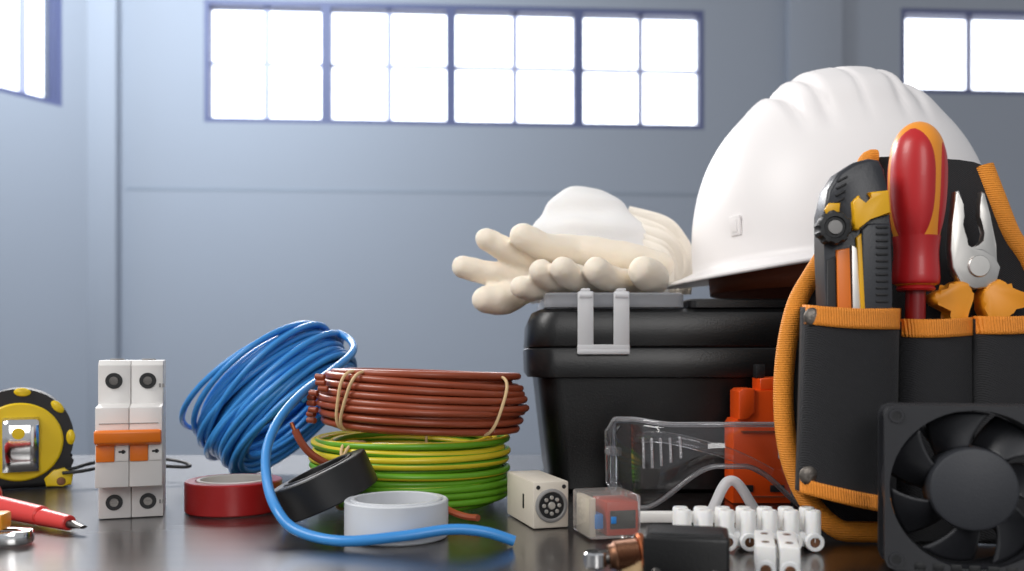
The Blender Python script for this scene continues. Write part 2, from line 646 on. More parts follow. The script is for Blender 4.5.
# pilasters and the panel seam
bm = NB()
rbox(bm, (0.22, 0.2, WH), (0, 0, WH / 2), 0.01)
pc = W(104, 300, 11.75 * WS)
struct(obj('trim_1', bm, M_wall, loc=(pc.x, pc.y, 0), rot=(0, 0, R(12))))
bm = NB()
a, b = bx(785), bx(838)
rbox(bm, (b - a, 0.1, WH), ((a + b) / 2, -0.05, WH / 2), 0.01)
o = struct(obj('trim_2', bm, M_wall))
o.matrix_world = MB
bm = NB()
zr = TZ + HC + 166 / F * 12 * WS
rbox(bm, (bx(784) - bx(126), 0.003, 0.03), ((bx(126) + bx(784)) / 2, -0.0015, zr), 0.001)
o = struct(obj('trim_3', bm, M_wallrail))
o.matrix_world = MB

# ------------------------------------------------------------------ work table
TY0, TY1, TX = -0.25, 0.868, 1.15
t = thing('work_table', 'dark glossy wooden work table carrying all the tools', 'table', (0, (TY0 + TY1) / 2, 0))
bm = NB()
rbox(bm, (2 * TX, TY1 - TY0, 0.04), (0, 0, TZ - 0.02), 0.004, 3)
obj('tabletop', bm, M_wood, t)
for sx in (-1, 1):
    for sy in (-1, 1):
        bm = NB()
        rbox(bm, (0.07, 0.07, TZ - 0.04), (sx * (TX - 0.07), sy * ((TY1 - TY0) / 2 - 0.07), (TZ - 0.04) / 2), 0.005)
        obj('leg', bm, M_leg, t)

EPS = 0.0003
def on_table(X, D):
    return (X, D, TZ + EPS)

# ------------------------------------------------------------------ tape measure
D = 0.662
k = D / F
tm = thing('tape_measure', 'yellow and black tape measure with a silver belt clip, standing upright', 'tape measure',
           on_table((19.5 - 512) * k, D), (0, 0, R(27)))
def tl(px, py):
    return ((px - 18) * k * 1.0, HC - (py - HY) * k)
out = []
Rm = 48.5 * k
cz = tl(18, 437)[1]
for i in range(41):
    a = R(-28 + 236 * i / 40)
    out.append((Rm * math.cos(a), cz + Rm * math.sin(a)))
out += [(-Rm * 0.86, 0.004), (-Rm * 0.75, 0.0), (Rm * 0.86, 0.0), (Rm * 0.98, 0.004)]
bm = NB()
prism(bm, out, -0.02, 0.02, 0.004, 3)
obj('case', bm, M_rubber, tm)
bm = NB()
lathe(bm, [(0, 0), (38 * k, 0), (38 * k, 0.0016), (36.5 * k, 0.0026), (0, 0.003)], 56,
      Matrix.Translation((1 * k, -0.0198, cz - 3 * k)) @ Matrix.Rotation(R(90), 4, 'X'))
obj('face_plate', bm, M_yellow, tm)
for a in (86, 42, 0, 128, 172):
    bm = NB()
    lathe(bm, [(0, 0), (5.5 * k, 0), (5.5 * k, 0.0012), (4.2 * k, 0.002), (0, 0.0022)], 20,
          Matrix.Translation((45.5 * k * math.cos(R(a)), -0.0198, cz + 45.5 * k * math.sin(R(a)))) @ Matrix.Rotation(R(a), 4, 'Y').inverted()
          @ Matrix.Rotation(R(90), 4, 'X') @ Matrix.Diagonal((0.75, 1.35, 1, 1)))
    obj('grip_dot', bm, M_yellow, tm, )
bm = NB()
prism(bm, [tl(42, 485), tl(40, 477), tl(48, 469), tl(58, 467), tl(66, 473), tl(64, 484), tl(56, 485)], -0.0235, -0.019, 0.0012, 2)
fo = obj('corner_foot', bm, M_yellow, tm)
bm = NB()
lathe(bm, [(0, 0), (4.2 * k, 0), (3.6 * k, 0.001), (0, 0.0013)], 16,
      Matrix.Translation((tl(55, 480)[0], -0.0235, tl(55, 480)[1])) @ Matrix.Rotation(R(90), 4, 'X'))
obj('screw', bm, M_brass, fo)
# belt clip: bent plate with a tongue
bm = NB()
cl = [(-0.0225, 416), (-0.027, 418), (-0.0295, 424), (-0.0285, 450), (-0.0265, 458), (-0.0285, 468)]
half = 15.5 * k
V = []
for y, py in cl:
    z = tl(0, py)[1]
    V.append([bm.verts.new((tl(20, 0)[0] + s * half, y, z)) for s in (-1, -0.5, 0.5, 1)])
for r0, r1 in zip(V, V[1:]):
    for i in range(3):
        bm.faces.new((r0[i], r0[i + 1], r1[i + 1], r1[i]))
clip = solidify(obj('belt_clip', bm, M_chrome, tm, sharp=60), 0.0012)
bm = NB()
lathe(bm, [(0, 0), (5.5 * k, 0), (5.5 * k, 0.0008), (0, 0.001)], 20,
      Matrix.Translation((tl(18, 0)[0], -0.0297, tl(0, 431)[1])) @ Matrix.Rotation(R(90), 4, 'X'))
obj('clip_stud', bm, M_yellow, clip)
# wrist strap: two strands that run off behind the breaker
inv = Matrix.Translation(tm.location) @ Matrix.Rotation(R(27), 4, 'Z')
inv = inv.inverted()
bm = NB()
pp = [(63, 470, .655), (75, 468, .66), (88, 464, .668), (104, 461, .675), (125, 459.5, .69), (150, 458, .70), (172, 460, .70), (186, 463, .69), (190, 466, .68),
      (182, 467, .677), (160, 466, .675), (130, 466, .672), (104, 467, .665), (88, 470, .655), (75, 472, .65), (63, 473, .65)]
pts = []
for a, b, d in pp:
    q = W(a, b, d)
    q.z = max(q.z, TZ + 0.0022)
    pts.append(inv @ q)
tube(bm, spline(pts, 6), 0.0013, 8)
obj('wrist_strap', bm, M_rubber, tm)

# ------------------------------------------------------------------ screwdriver lying at the left
tip = Vector(((84 - 512) / F * 0.480, 0.480, TZ + 0.0042))
d = Vector((-0.835, 0.551, 0)).normalized()
sd = thing('screwdriver', 'red insulated screwdriver lying on the table, steel slotted tip pointing right', 'screwdriver', (tip.x, tip.y, TZ))
L = lambda s, z=0.0: Vector((d.x * s, d.y * s, z))
bm = NB()
rod(bm, L(0.0135, .0050), L(0.04, .0056), 0.0041, 20, 0.0048)
rod(bm, L(0.04, .0062), L(0.098, .0074), 0.0054, 20, 0.0064)
obj('sleeve', bm, M_redsleeve, sd)
bm = NB()
rings_ = []
side = Vector((-d.y, d.x, 0))
for s, hw, hh in ((0.0005, .0022, .0008), (0.005, .0028, .0012), (0.009, .0024, .0021), (0.016, .0024, .0024)):
    c = L(s, .0046 - (0.016 - s) * 0.03)
    rings_.append([c + side * hw * math.cos(2 * PI * i / 12) + Vector((0, 0, hh * math.sin(2 * PI * i / 12))) for i in range(12)])
loft(bm, rings_)
obj('blade_tip', bm, M_steeld, sd)
bm = NB()
lathe(bm, [(0, 0), (.008, 0), (.0105, .004), (.0090, .016), (.0105, .03), (.0118, .06), (.0115, .085), (.009, .097), (0, .1)], 32,
      along(L(0.098, .0110), L(0.2, .0135)))
obj('handle', bm, M_red, sd)

# ------------------------------------------------------------------ cutter pliers at the left edge
pl = thing('pliers', 'small steel-jawed cutting pliers with orange grips at the left edge of the table', 'pliers', on_table((6 - 512) / F * .455, .455), (0, 0, R(8)))
def jaw(sgn):
    bm = NB()
    pts = [(0.0128, 0.0004), (0.0126, 0.0028), (0.0112, 0.0058), (0.0085, 0.0078), (0.004, 0.0088), (-0.004, 0.0094), (-0.012, 0.0096), (-0.018, 0.009), (-0.018, 0.003),
           (-0.013, 0.0030), (-0.006, 0.0050), (0.001, 0.0052), (0.0055, 0.0036), (0.0072, 0.0004)]
    pts = [(x, sgn * y) for x, y in pts]
    fr = [bm.verts.new((x, y, 0.0005)) for x, y in pts]
    tp = [bm.verts.new((x * 0.97, y * 0.97, 0.0072)) for x, y in pts]
    fs = [bm.faces.new(fr), bm.faces.new(tp)]
    n = len(pts)
    for i in range(n):
        fs.append(bm.faces.new((fr[i], fr[(i + 1) % n], tp[(i + 1) % n], tp[i])))
    bmesh.ops.recalc_face_normals(bm, faces=bm.faces[:])
    bmesh.ops.bevel(bm, geom=list({e for f in fs[:2] for e in f.edges}), offset=0.0010, segments=2, profile=0.5, affect='EDGES')
    return obj('jaw', bm, M_chrome, pl)
jaw(1)
jaw(-1)
bm = NB()
rod(bm, (-0.018, 0, 0.0005), (-0.018, 0, 0.0125), 0.0075, 24)
obj('pivot', bm, M_steeld, pl)
for s in (-1, 1):
    bm = NB()
    capsule(bm, [(-0.018, s * 0.007, 0.009), (-0.04, s * 0.011, 0.009), (-0.075, s * 0.017, 0.008), (-0.11, s * 0.016, 0.0075)], [.006, .0065, .007, .006])
    obj('handle', bm, M_orangeh, pl)
bm = NB()
rbox(bm, (0.013, 0.013, 0.0085), (-0.0060, 0.0, 0.0118), 0.0015, 2)
obj('spring_cover', bm, M_orangeh, pl)

# ------------------------------------------------------------------ circuit breaker
Dm = 0.513
km = Dm / F
mc = thing('circuit_breaker', 'white two-pole circuit breaker with an orange toggle, standing on end', 'circuit breaker',
           on_table((129 - 512) * km, Dm), (0, 0, R(19)))
def mz(py):
    return HC - (py - HY) * km
HW = 31 * km
prof = [(0.018, 0.0), (0.018, mz(489)), (0.0, mz(487.5)), (0.0, mz(408)), (0.016, mz(405.5)), (0.016, mz(366)), (0.020, mz(361)), (0.062, mz(361)), (0.062, 0.0)]
for s in (-1, 1):
    bm = NB()
    # side profile extruded across each pole
    a, b = (0.00012, HW) if s > 0 else (-HW, -0.00012)
    A = [bm.verts.new((a, y, z)) for y, z in prof]
    B = [bm.verts.new((b, y, z)) for y, z in prof]
    n = len(prof)
    bm.faces.new(A)
    bm.faces.new(B[::-1])
    for i in range(n):
        bm.faces.new((A[i], B[i], B[(i + 1) % n], A[(i + 1) % n]))
    bmesh.ops.recalc_face_normals(bm, faces=bm.faces[:])
    bmesh.ops.bevel(bm, geom=bm.edges[:], offset=0.0005, segments=2, profile=0.5, affect='EDGES')
    body = obj('pole_body', bm, M_breaker, mc)
    for py, yy in ((382, .016), (507, .018)):
        bm = NB()
        cxp = s * HW * 0.52
        lathe(bm, [(0.0046, 0.0006), (0.0046, 0.0), (0.0036, -0.0002), (0.0034, -0.0001)], 24, Matrix.Translation((cxp, yy, mz(py))) @ Matrix.Rotation(R(90), 4, 'X'))
        lathe(bm, [(0.0046, 0.0005), (0, 0.0005)], 24, Matrix.Translation((cxp, yy - 0.0002, mz(py))) @ Matrix.Rotation(R(90), 4, 'X'))
        h = obj('terminal_hole', bm, M_blackp2, body)
        bm = NB()
        lathe(bm, [(0.0026, 0.0), (0.0024, 0.0007), (0, 0.0008)], 16, Matrix.Translation((cxp, yy - 0.0005, mz(py))) @ Matrix.Rotation(R(90), 4, 'X'))
        rbox(bm, (0.0044, 0.0004, 0.0008), (cxp, yy - 0.0014, mz(py)), 0, 2)
        obj('terminal_screw', bm, M_steeld, body)
    bm = NB()
    rbox(bm, (0.0095, 0.0014, 0.011), (s * HW * 0.5 - 0.0035, -0.0006, mz(452)), 0.0004)
    obj('lever_slot', bm, M_orange, body)
    bm = NB()
    rbox(bm, (0.0068, 0.0012, 0.0105), (s * HW * 0.5 + 0.0052, -0.0005, mz(452)), 0.0003)
    lb = obj('window_label', bm, M_white, body)
    bm = NB()
    rbox(bm, (0.0036, 0.0005, 0.0011), (s * HW * 0.5 + 0.0052, -0.0012, mz(452)))
    rbox(bm, (0.0013, 0.0005, 0.0022), (s * HW * 0.5 + 0.0058, -0.0012, mz(452)))
    obj('label_mark', bm, M_blackp2, lb)
    bm = NB()
    rod(bm, (s * HW * 0.5, 0.035, mz(361.5)), (s * HW * 0.5, 0.035, mz(359.4)), 0.004, 20, bev=0.0002)
    obj('top_screw_hole', bm, M_grey, body)
bm = NB()
tp = [(-0.011, mz(431)), (-0.0095, mz(429)), (-0.002, mz(430)), (0.0005, mz(431)), (0.0005, mz(446)), (-0.004, mz(445)), (-0.010, mz(442))]
A = [bm.verts.new((-HW + 0.0003, y, z)) for y, z in tp]
B = [bm.verts.new((HW - 0.0003, y, z)) for y, z in tp]
bm.faces.new(A); bm.faces.new(B[::-1])
for i in range(len(tp)):
    bm.faces.new((A[i], B[i], B[(i + 1) % len(tp)], A[(i + 1) % len(tp)]))
bmesh.ops.recalc_face_normals(bm, faces=bm.faces[:])
bmesh.ops.bevel(bm, geom=bm.edges[:], offset=0.0009, segments=2, profile=0.5, affect='EDGES')
obj('toggle_bar', bm, M_orange, mc)
for q, py in ((0.0055, 384), (0.0055, 505)):
    bm = NB()
    for dx in (0, 0.0018):
        rbox(bm, (0.0011, 0.0006, 0.0022), (HW * 0.52 + 0.0066 + dx, 0.0158 if py < 450 else 0.0178, mz(py + 3)), 0)
    obj('terminal_number', bm, M_grey, mc)
bm = NB()
rbox(bm, (2 * HW - 0.004, 0.0004, 0.0005), (0, -0.0001, mz(424)))
obj('groove_line', bm, M_grey, mc)

# ------------------------------------------------------------------ wire coils
def winding(bm, Rmean, rows, layers, wd, per=56, jit=0.25, bulge=0.0, matfn=None, seed=1, segs=8, twist=0.0, rowgap=1.0):
    """one long wire wound in rows and layers, with the slack of a hand-wound coil"""
    r = random.Random(seed)
    loops = []
    for l in range(layers):
        seq = range(rows) if l % 2 == 0 else range(rows - 1, -1, -1)
        for q in seq:
            z = (q - (rows - 1) / 2) * wd * rowgap
            t = 2 * q / (rows - 1) - 1
            rad = Rmean + (l - (layers - 1)) * wd * 0.9 + bulge * (1 - t * t)
            loops.append((rad + r.uniform(-jit, jit) * wd, z + r.uniform(-jit, jit) * wd * 0.7,
                          r.uniform(0, 2 * PI), r.uniform(-1, 1) * jit * wd, r.uniform(-1, 1) * jit * wd))
    pts = []
    for i in range(len(loops) - 1):
        a, b = loops[i], loops[i + 1]
        for k in range(per):
            t = k / per
            s = sstep(0.0, 1.0, t)
            ph = 2 * PI * t
            w0 = math.sin(2 * ph + a[2]) * a[3] * (1 - s) + math.sin(2 * ph + b[2]) * b[3] * s
            w1 = math.sin(ph + a[2] * 2) * a[4] * (1 - s) + math.sin(ph + b[2] * 2) * b[4] * s
            rad = a[0] * (1 - s) + b[0] * s + w0
            z = a[1] * (1 - s) + b[1] * s + w1
            pts.append(Vector((rad * math.cos(ph + 0.6), rad * math.sin(ph + 0.6), z)))
    tube(bm, pts, wd / 2, segs, matfn=matfn, twist=twist)
    return pts

def tie_band(bm, ang, Rin, Rout, hh, r=0.0011, skew=0.0, seg=40):
    """thin cord wrapped round the bundle at one place"""
    pts = []
    rc, hw = (Rin + Rout) / 2, (Rout - Rin) / 2
    for i in range(seg):
        a = 2 * PI * i / seg
        c, s = math.cos(a), math.sin(a)
        x = rc + hw * math.copysign(abs(c) ** 0.6, c)
        z = hh * math.copysign(abs(s) ** 0.6, s)
        th = ang + skew * z
        pts.append(Vector((x * math.cos(th), x * math.sin(th), z)))
    tube(bm, pts, r, 8, closed=True)

# green and yellow coil, flat on the table
gx, gd = -0.0665, 0.5955
wd = 0.0045
gh = 0.0418
gc = thing('wire_coil', 'flat coil of green and yellow striped wire under the brown coil', 'wire coil', on_table(gx, gd), group='coils of electrical wire')
bm = NB()
strip = lambda i, k: 1 if k in (0, 1, 2) else 0
winding(bm, 0.0615, 9, 4, wd, jit=0.42, bulge=0.0015, matfn=strip, seed=5, segs=10, twist=0.012, rowgap=1.0)
obj('winding', bm, [M_green, M_yellowi], gc, loc=(0, 0, gh / 2 + 0.001), sharp=80)
for a, sk in ((R(237), 4.0), (R(242), -5.0), (R(80), 2.0)):
    bm = NB()
    tie_band(bm, a, 0.0425, 0.0668, 0.0203, 0.0010, sk)
    obj('tie', bm, M_tie, gc, loc=(0, 0, gh / 2 + 0.001))
# loose end standing off the coil with a stripped tip
def to_local(o, pts):
    return [p - Vector(o.location) for p in pts]
bm = NB()
lp = to_local(gc, [W(334, 466, .5395), W(322, 461, .536), W(310, 453, .534), W(301, 442, .533), W(295, 430, .533)])
tube(bm, spline(lp, 6), 0.0022, 8)
le = obj('loose_end', bm, M_brown, gc)
bm = NB()
rod(bm, lp[-1] - Vector((0, 0, 0.001)), lp[-1] + (lp[-1] - lp[-2]).normalized() * 0.005, 0.0012, 10)
obj('bare_tip', bm, M_copper, le)
bm = NB()
lp = to_local(gc, [W(440, 505, .535), W(455, 513, .522), W(468, 517, .515), W(478, 518, .51)])
tube(bm, spline(lp, 6), 0.002, 8)
obj('loose_end', bm, M_brown, gc)

# brown coil on top, tipped a little
bz = TZ + EPS + gh + 0.0042
bc = thing('wire_coil', 'coil of brown wire with beige ties stacked on the green coil', 'wire coil', (-0.0585, 0.593, bz), (0, R(2.3), R(0)), group='coils of electrical wire')
bm = NB()
bh = 0.0375
winding(bm, 0.0622, 8, 4, 0.0045, jit=0.3, bulge=0.0035, seed=9, segs=8)
obj('winding', bm, M_brown, bc, loc=(0, 0, bh / 2 + 0.001), sharp=80)
for a, sk in ((R(234), 5.0), (R(229), 2.0), (R(318), 6.0), (R(90), 0)):
    bm = NB()
    tie_band(bm, a, 0.045, 0.0698, 0.0178, 0.0010, sk)
    obj('tie', bm, M_tie, bc, loc=(0, 0, bh / 2 + 0.001))
# cut ends along the left of the bundle
ce = random.Random(4)
for q in range(9):
    th = R(205 + ce.uniform(-12, 16))
    z = 0.005 + q * 0.0035
    bm = NB()
    p0 = Vector((0.0690 * math.cos(th), 0.0690 * math.sin(th), z))
    dirv = Vector((-math.sin(th), math.cos(th), 0)) * -1.0 + Vector((math.cos(th), math.sin(th), 0)) * 0.9
    rod(bm, p0, p0 + dirv.normalized() * 0.006, 0.0019, 10)
    e = obj('cut_end', bm, M_brown, bc)

# blue coil, tilted behind them
Rb = 0.0605
axis = Vector((-0.69, 0.15, 0.70)).normalized()
bcx = W(281, 410, 0.70)
bl = thing('wire_coil', 'big loose coil of blue wire propped at a slant behind the red tape', 'wire coil', (bcx.x, bcx.y, TZ + EPS), group='coils of electrical wire')
QB = axis.to_track_quat('Z', 'Y').to_matrix().to_4x4()
bm = NB()
pts = winding(bm, Rb, 10, 4, 0.0048, jit=0.9, bulge=0.002, seed=21, segs=8, rowgap=1.0)
bmesh.ops.transform(bm, matrix=QB, verts=bm.verts[:])
lo = min(v.co.z for v in bm.verts)
BZ = -lo
bmesh.ops.translate(bm, vec=(0, 0, BZ), verts=bm.verts[:])
obj('winding', bm, M_blue, bl, sharp=80)
for w in range(3):
    bm = NB()
    pp = []
    for i in range(48):
        a = 2 * PI * i / 48
        rr = Rb + 0.004 + 0.003 * math.sin(a * 2 + w)
        pp.append(Vector((rr * math.cos(a), rr * math.sin(a), 0.012 + 0.007 * w + 0.006 * math.sin(a + w * 1.3))))
    tube(bm, pp, 0.0021, 8, closed=True)
    bmesh.ops.transform(bm, matrix=Matrix.Translation((0, 0, BZ)) @ QB, verts=bm.verts[:])
    obj('loose_turn', bm, M_blue, bl, sharp=80)
bm = NB()
lp = to_local(bl, [W(338, 333, .70), W(351, 341, .683), W(352, 353, .655), W(330, 372, .62), W(303, 392, .575), W(280, 418, .545), (W(267, 448, .52)), W(267, 480, .494), W(276, 508, .470), W(296, 530, .459),
                   W(340, 541, .4465), W(400, 536.5, .4455), W(450, 529.5, .449), W(485, 532, .450), W(514, 541, .4515)])
tube(bm, spline(lp, 8), 0.00275, 12)
obj('loose_end', bm, M_blue, bl, sharp=80)

# ------------------------------------------------------------------ tape rolls
def tape_roll(label, X, D, Rr, h, mt, rot=(0, 0, 0), z=TZ + EPS, core=M_core, ri=0.0175):
    t = thing('tape_roll', label, 'tape', (X, D, z), rot, 'rolls of electrical tape')
    bm = NB()
    ring(bm, ri + 0.0025, Rr, h, 72, 0.0007)
    obj('tape', bm, mt, t)
    bm = NB()
    ring(bm, ri, ri + 0.0024, h + 0.0006, 56, 0.0004)
    obj('core', bm, core, t)
    return t
tape_roll('roll of red electrical tape lying flat in front of the blue coil', (234 - 512) / F * .558, .558, .0288, .0185, M_redtape, ri=0.0195)
tape_roll('roll of white electrical tape lying flat in front of the green coil', (398 - 512) / F * .4825, .4765, .0270, .0195, M_whitetape, core=M_whitetape, ri=0.0215)
tt = R(24)
zc = 0.0212
cpos = Vector((-0.1040, 0.5070, TZ + zc + 0.0012))
ax_ = Vector((-math.sin(tt), -0.06, math.cos(tt))).normalized()
b0 = cpos - ax_ * 0.0095
t = tape_roll('roll of black electrical tape tilted against the white tape roll', b0.x, b0.y, .0278, .019, M_blacktape, z=b0.z, core=M_blacktape)
t.rotation_euler = ax_.to_track_quat('Z', 'Y').to_euler()

# ------------------------------------------------------------------ toolbox
BX, BD = 0.160, 0.7065
tb = thing('toolbox', 'black plastic toolbox with a clear latch, under the hard hat', 'toolbox', on_table(BX, BD))
def rr3(sx, sy, r, z):
    return [Vector((x, y, z)) for x, y in rrect(sx, sy, r, 7)]
bm = NB()
loft(bm, [rr3(.130, .080, .012, 0.0), rr3(.134, .084, .015, 0.003), rr3(.1425, .0905, .017, .078), rr3(.1425, .0905, .017, .079)])
obj('body', bm, M_blackp, tb)
bm = NB()
loft(bm, [rr3(.1425, .0905, .017, .0795), rr3(.1495, .0965, .02, .0797), rr3(.1500, .097, .02, .082), rr3(.1505, .0972, .02, .0985), rr3(.1495, .0965, .02, .0995), rr3(.1475, .095, .019, .0997)])
obj('rim_band', bm, M_blackp, tb)
bm = NB()
loft(bm, [rr3(.148, .095, .019, .1000), rr3(.1496, .0965, .02, .1004), rr3(.1500, .097, .02, .1015), rr3(.1490, .0962, .02, .118), rr3(.1465, .0942, .02, .1235), rr3(.141, .089, .018, .1262), rr3(.12, .07, .01, .1268)])
lid = obj('lid', bm, M_blackp, tb)
bm = NB()
loft(bm, [[v + Vector((-.0905, -.0005, 0)) for v in rr3(.0475, .0905, .006, z)] for z in (.1272, .1358)] +
     [[v + Vector((-.0905, -.0005, 0)) for v in rr3(.0463, .0893, .006, .1370)]])
obj('organiser_cover', bm, M_tray, lid)
bm = NB()
loft(bm, [[v + Vector((.050, -.0005, 0)) for v in rr3(.0900, .0895, .006, z)] for z in (.1270, .1318)] +
     [[v + Vector((.050, -.0005, 0)) for v in rr3(.0885, .088, .006, .133)]])
obj('organiser_cover', bm, M_blackp, lid)
def latch(lx_):
    y0 = -0.0985
    bm = NB()
    w = 0.0175
    # frame of the clasp: two uprights, top hook and bottom bar
    for s in (-1, 1):
        rbox(bm, (0.0105, 0.0030, 0.0395), (lx_ + s * 0.0120, y0, .1175), 0.0008, 2)
    rbox(bm, (2 * w, 0.0034, 0.0065), (lx_, y0, .0985), 0.0008, 2)
    rbox(bm, (2 * w, 0.0036, 0.0035), (lx_, y0 - 0.0004, .0968), 0.0010, 2)
    la = obj('latch', bm, M_latch, tb, sharp=30)
    bm = NB()
    for s in (-1, 1):
        rbox(bm, (0.006, 0.010, 0.0025), (lx_ + s * 0.0120, y0 + 0.0042, .1380), 0.0007, 2)
        rod(bm, (lx_ + s * 0.0165, y0 - 0.001, .1345), (lx_ + s * 0.0075, y0 - 0.001, .1345), 0.0021, 12)
    obj('hinge_hook', bm, M_latch, la)
latch((603.5 - 512) / F * .608 - BX)
latch(0.095)
bm = NB()
tube(bm, spline([(-.02, -.06, .131), (-.02, -.06, .1335)], 2), 0.0005, 6)
bm.free()

# ------------------------------------------------------------------ hard hat
HX, HD = (842 - 512) / F * .71, .712
hh = thing('hard_hat', 'white ridged hard hat resting on top of the toolbox', 'hard hat', (HX, HD, TZ + EPS + .1335), (0, R(-5.0), 0))
AX, AY, AH = .1110, .116, .1370
RZ = 0.036          # height of the rim above the lid
def hat_point(t, ph):
    a = t * PI / 2
    r = math.sin(a) ** 0.93
    z = math.cos(a) ** 0.9 if t < 1 else 0.0
    x, y = math.cos(ph) * r, math.sin(ph) * r
    n = Vector((math.cos(ph) * math.sin(a), math.sin(ph) * math.sin(a), math.cos(a)))
    u = x
    # raised crown rib between two pairs of grooves that die out down the front and back
    m = sstep(0.56, 0.80, z)
    crest = sstep(-0.34, -0.27, u) * (1 - sstep(0.24, 0.32, u)) * sstep(0.70, 0.86, z)
    g = 0.0
    for c, w, dpt in ((-0.40, 0.060, 1.0), (-0.25, 0.055, 0.9), (-0.02, 0.03, 0.28), (0.21, 0.045, 0.4), (0.36, 0.05, 0.5)):
        g += dpt * max(0.0, 1 - abs(u - c) / w) ** 1.0
    sh = sstep(-0.62, -0.42, u) * (1 - sstep(0.45, 0.65, u)) * sstep(0.6, 0.8, z)
    disp = 0.0048 * crest + 0.003 * sh - 0.0062 * min(g, 1.0) * m
    return Vector((AX * x, AY * y, RZ + AH * z)) + n * disp
bm = NB()
NU, NT = 192, 64
top = bm.verts.new(hat_point(0.0, 0.0))
rings_ = []
for j in range(1, NT + 1):
    rings_.append([bm.verts.new(hat_point(j / NT, 2 * PI * i / NU)) for i in range(NU)])
# brim: wider at the visor on the left
def brim(ph, s):
    vis = max(0.0, -math.cos(ph - R(18))) ** 2.0
    out = 0.006 + 0.0215 * vis
    drop = 0.003 + 0.006 * vis
    base = hat_point(1.0, ph)
    dirv = Vector((math.cos(ph), math.sin(ph), 0))
    return base + dirv * out * s + Vector((0, 0, -drop * s ** 0.8))
for s in (0.12, 0.4, 0.75, 1.0):
    rings_.append([bm.verts.new(brim(2 * PI * i / NU, s)) for i in range(NU)])
for i in range(NU):
    bm.faces.new((top, rings_[0][i], rings_[0][(i + 1) % NU]))
for A, B in zip(rings_, rings_[1:]):
    for i in range(NU):
        j = (i + 1) % NU
        bm.faces.new((A[i], B[i], B[j], A[j]))
shell = solidify(obj('shell', bm, M_hat, hh, sharp=70), 0.0026)
bm = NB()
def band(u, v):
    ph = 2 * PI * u
    return Vector((math.cos(ph) * .098, math.sin(ph) * .102, 0.0003 + 0.044 * v + (0.0085 * math.cos(ph) * -1 + 0.0085) * (1 - v)))
grid(bm, band, 72, 3, closed_u=True)
solidify(obj('headband', bm, M_hatband, hh), 0.002, 0)
bm = NB()
th = R(213)
c = hat_point(0.90, th)
rbox(bm, (0.010, 0.0022, 0.014), (0, 0, 0), 0.0008, 2, Matrix.Translation(c + Vector((math.cos(th), math.sin(th), 0)) * 0.0012) @ Matrix.Rotation(th + PI / 2, 4, 'Z'))
rbox(bm, (0.005, 0.0026, 0.009), (0, 0, 0), 0.0004, 2, Matrix.Translation(c + Vector((math.cos(th), math.sin(th), 0)) * 0.0016) @ Matrix.Rotation(th + PI / 2, 4, 'Z'))
obj('accessory_slot', bm, M_hat, shell)

# ------------------------------------------------------------------ dust mask
mk = thing('dust_mask', 'white cupped dust mask with elastic straps, behind the gloves on the toolbox', 'mask', (W(601, 300, .773).x, .773, TZ + EPS + .1392))
def mask_pt(u, v):
    ph = 2 * PI * u
    a = v * PI / 2
    r = math.sin(a) ** 0.95
    x, y = math.cos(ph), math.sin(ph)
    sx = .059 if x > 0 else .059
    z = .0985 * math.cos(a) ** 0.95
    px = x * r * sx - 0.016 * math.cos(a)
    py = y * r * .034
    p = Vector((px, py, z))
    # pressed ridges across the cup
    ridge = 0.0024 * math.sin(z * 230) * sstep(0.15, 0.4, v) * (1 - sstep(0.9, 1.0, v))
    p += Vector((x * .6, y, 0.3)) * ridge
    p += Vector((0, 0, 1)) * 0.004 * noise.noise(Vector((px, py, z)) * 40)
    return p
bm = NB()
topv = bm.verts.new(mask_pt(0, 0))
rows = [[bm.verts.new(mask_pt(i / 72, j / 30)) for i in range(72)] for j in range(1, 31)]
for i in range(72):
    bm.faces.new((topv, rows[0][i], rows[0][(i + 1) % 72]))
for A, B in zip(rows, rows[1:]):
    for i in range(72):
        bm.faces.new((A[i], B[i], B[(i + 1) % 72], A[(i + 1) % 72]))
mshell = solidify(obj('cup', bm, M_mask, mk, sharp=80), 0.0018)
bm = NB()
pts = [Vector((mask_pt(i / 72, 1.0).x * 1.02, mask_pt(i / 72, 1.0).y * 1.03, 0.0030)) for i in range(72)]
tube(bm, pts, 0.0026, 10, closed=True)
obj('hem', bm, M_strapm, mshell, sharp=80)
def rel(px, py, D):
    return W(px, py, D) - Vector(mk.location)
for pp, wdt in (([(628, 212, .773), (664, 222, .776), (680, 238, .784), (687, 256, .788), (681, 294, .788)], .0052),
                ([(622, 226, .765), (660, 236, .762), (674, 250, .770), (678, 270, .783), (673, 295, .785)], .0050),
                ([(632, 214, .776), (673, 230, .784), (684, 246, .789), (690, 262, .792), (686, 294, .793)], .0044),
                ([(628, 240, .760), (661, 252, .757), (668, 268, .764), (667, 296, .769)], .0046),
                ([(624, 217, .770), (658, 228, .769), (675, 243, .777), (684, 262, .785), (679, 295, .786)], .0036),
                ([(626, 233, .762), (660, 244, .758), (671, 258, .766), (674, 278, .774), (670, 296, .775)], .0036),
                ([(624, 248, .760), (653, 258, .751), (660, 272, .756), (660, 296, .760)], .0040)):
    bm = NB()
    tube(bm, spline([rel(*q) for q in pp], 7), wdt, 12, up=(0.3, 1, 0.2), flat=0.22)
    obj('elastic_strap', bm, M_strapm, mk, sharp=80)

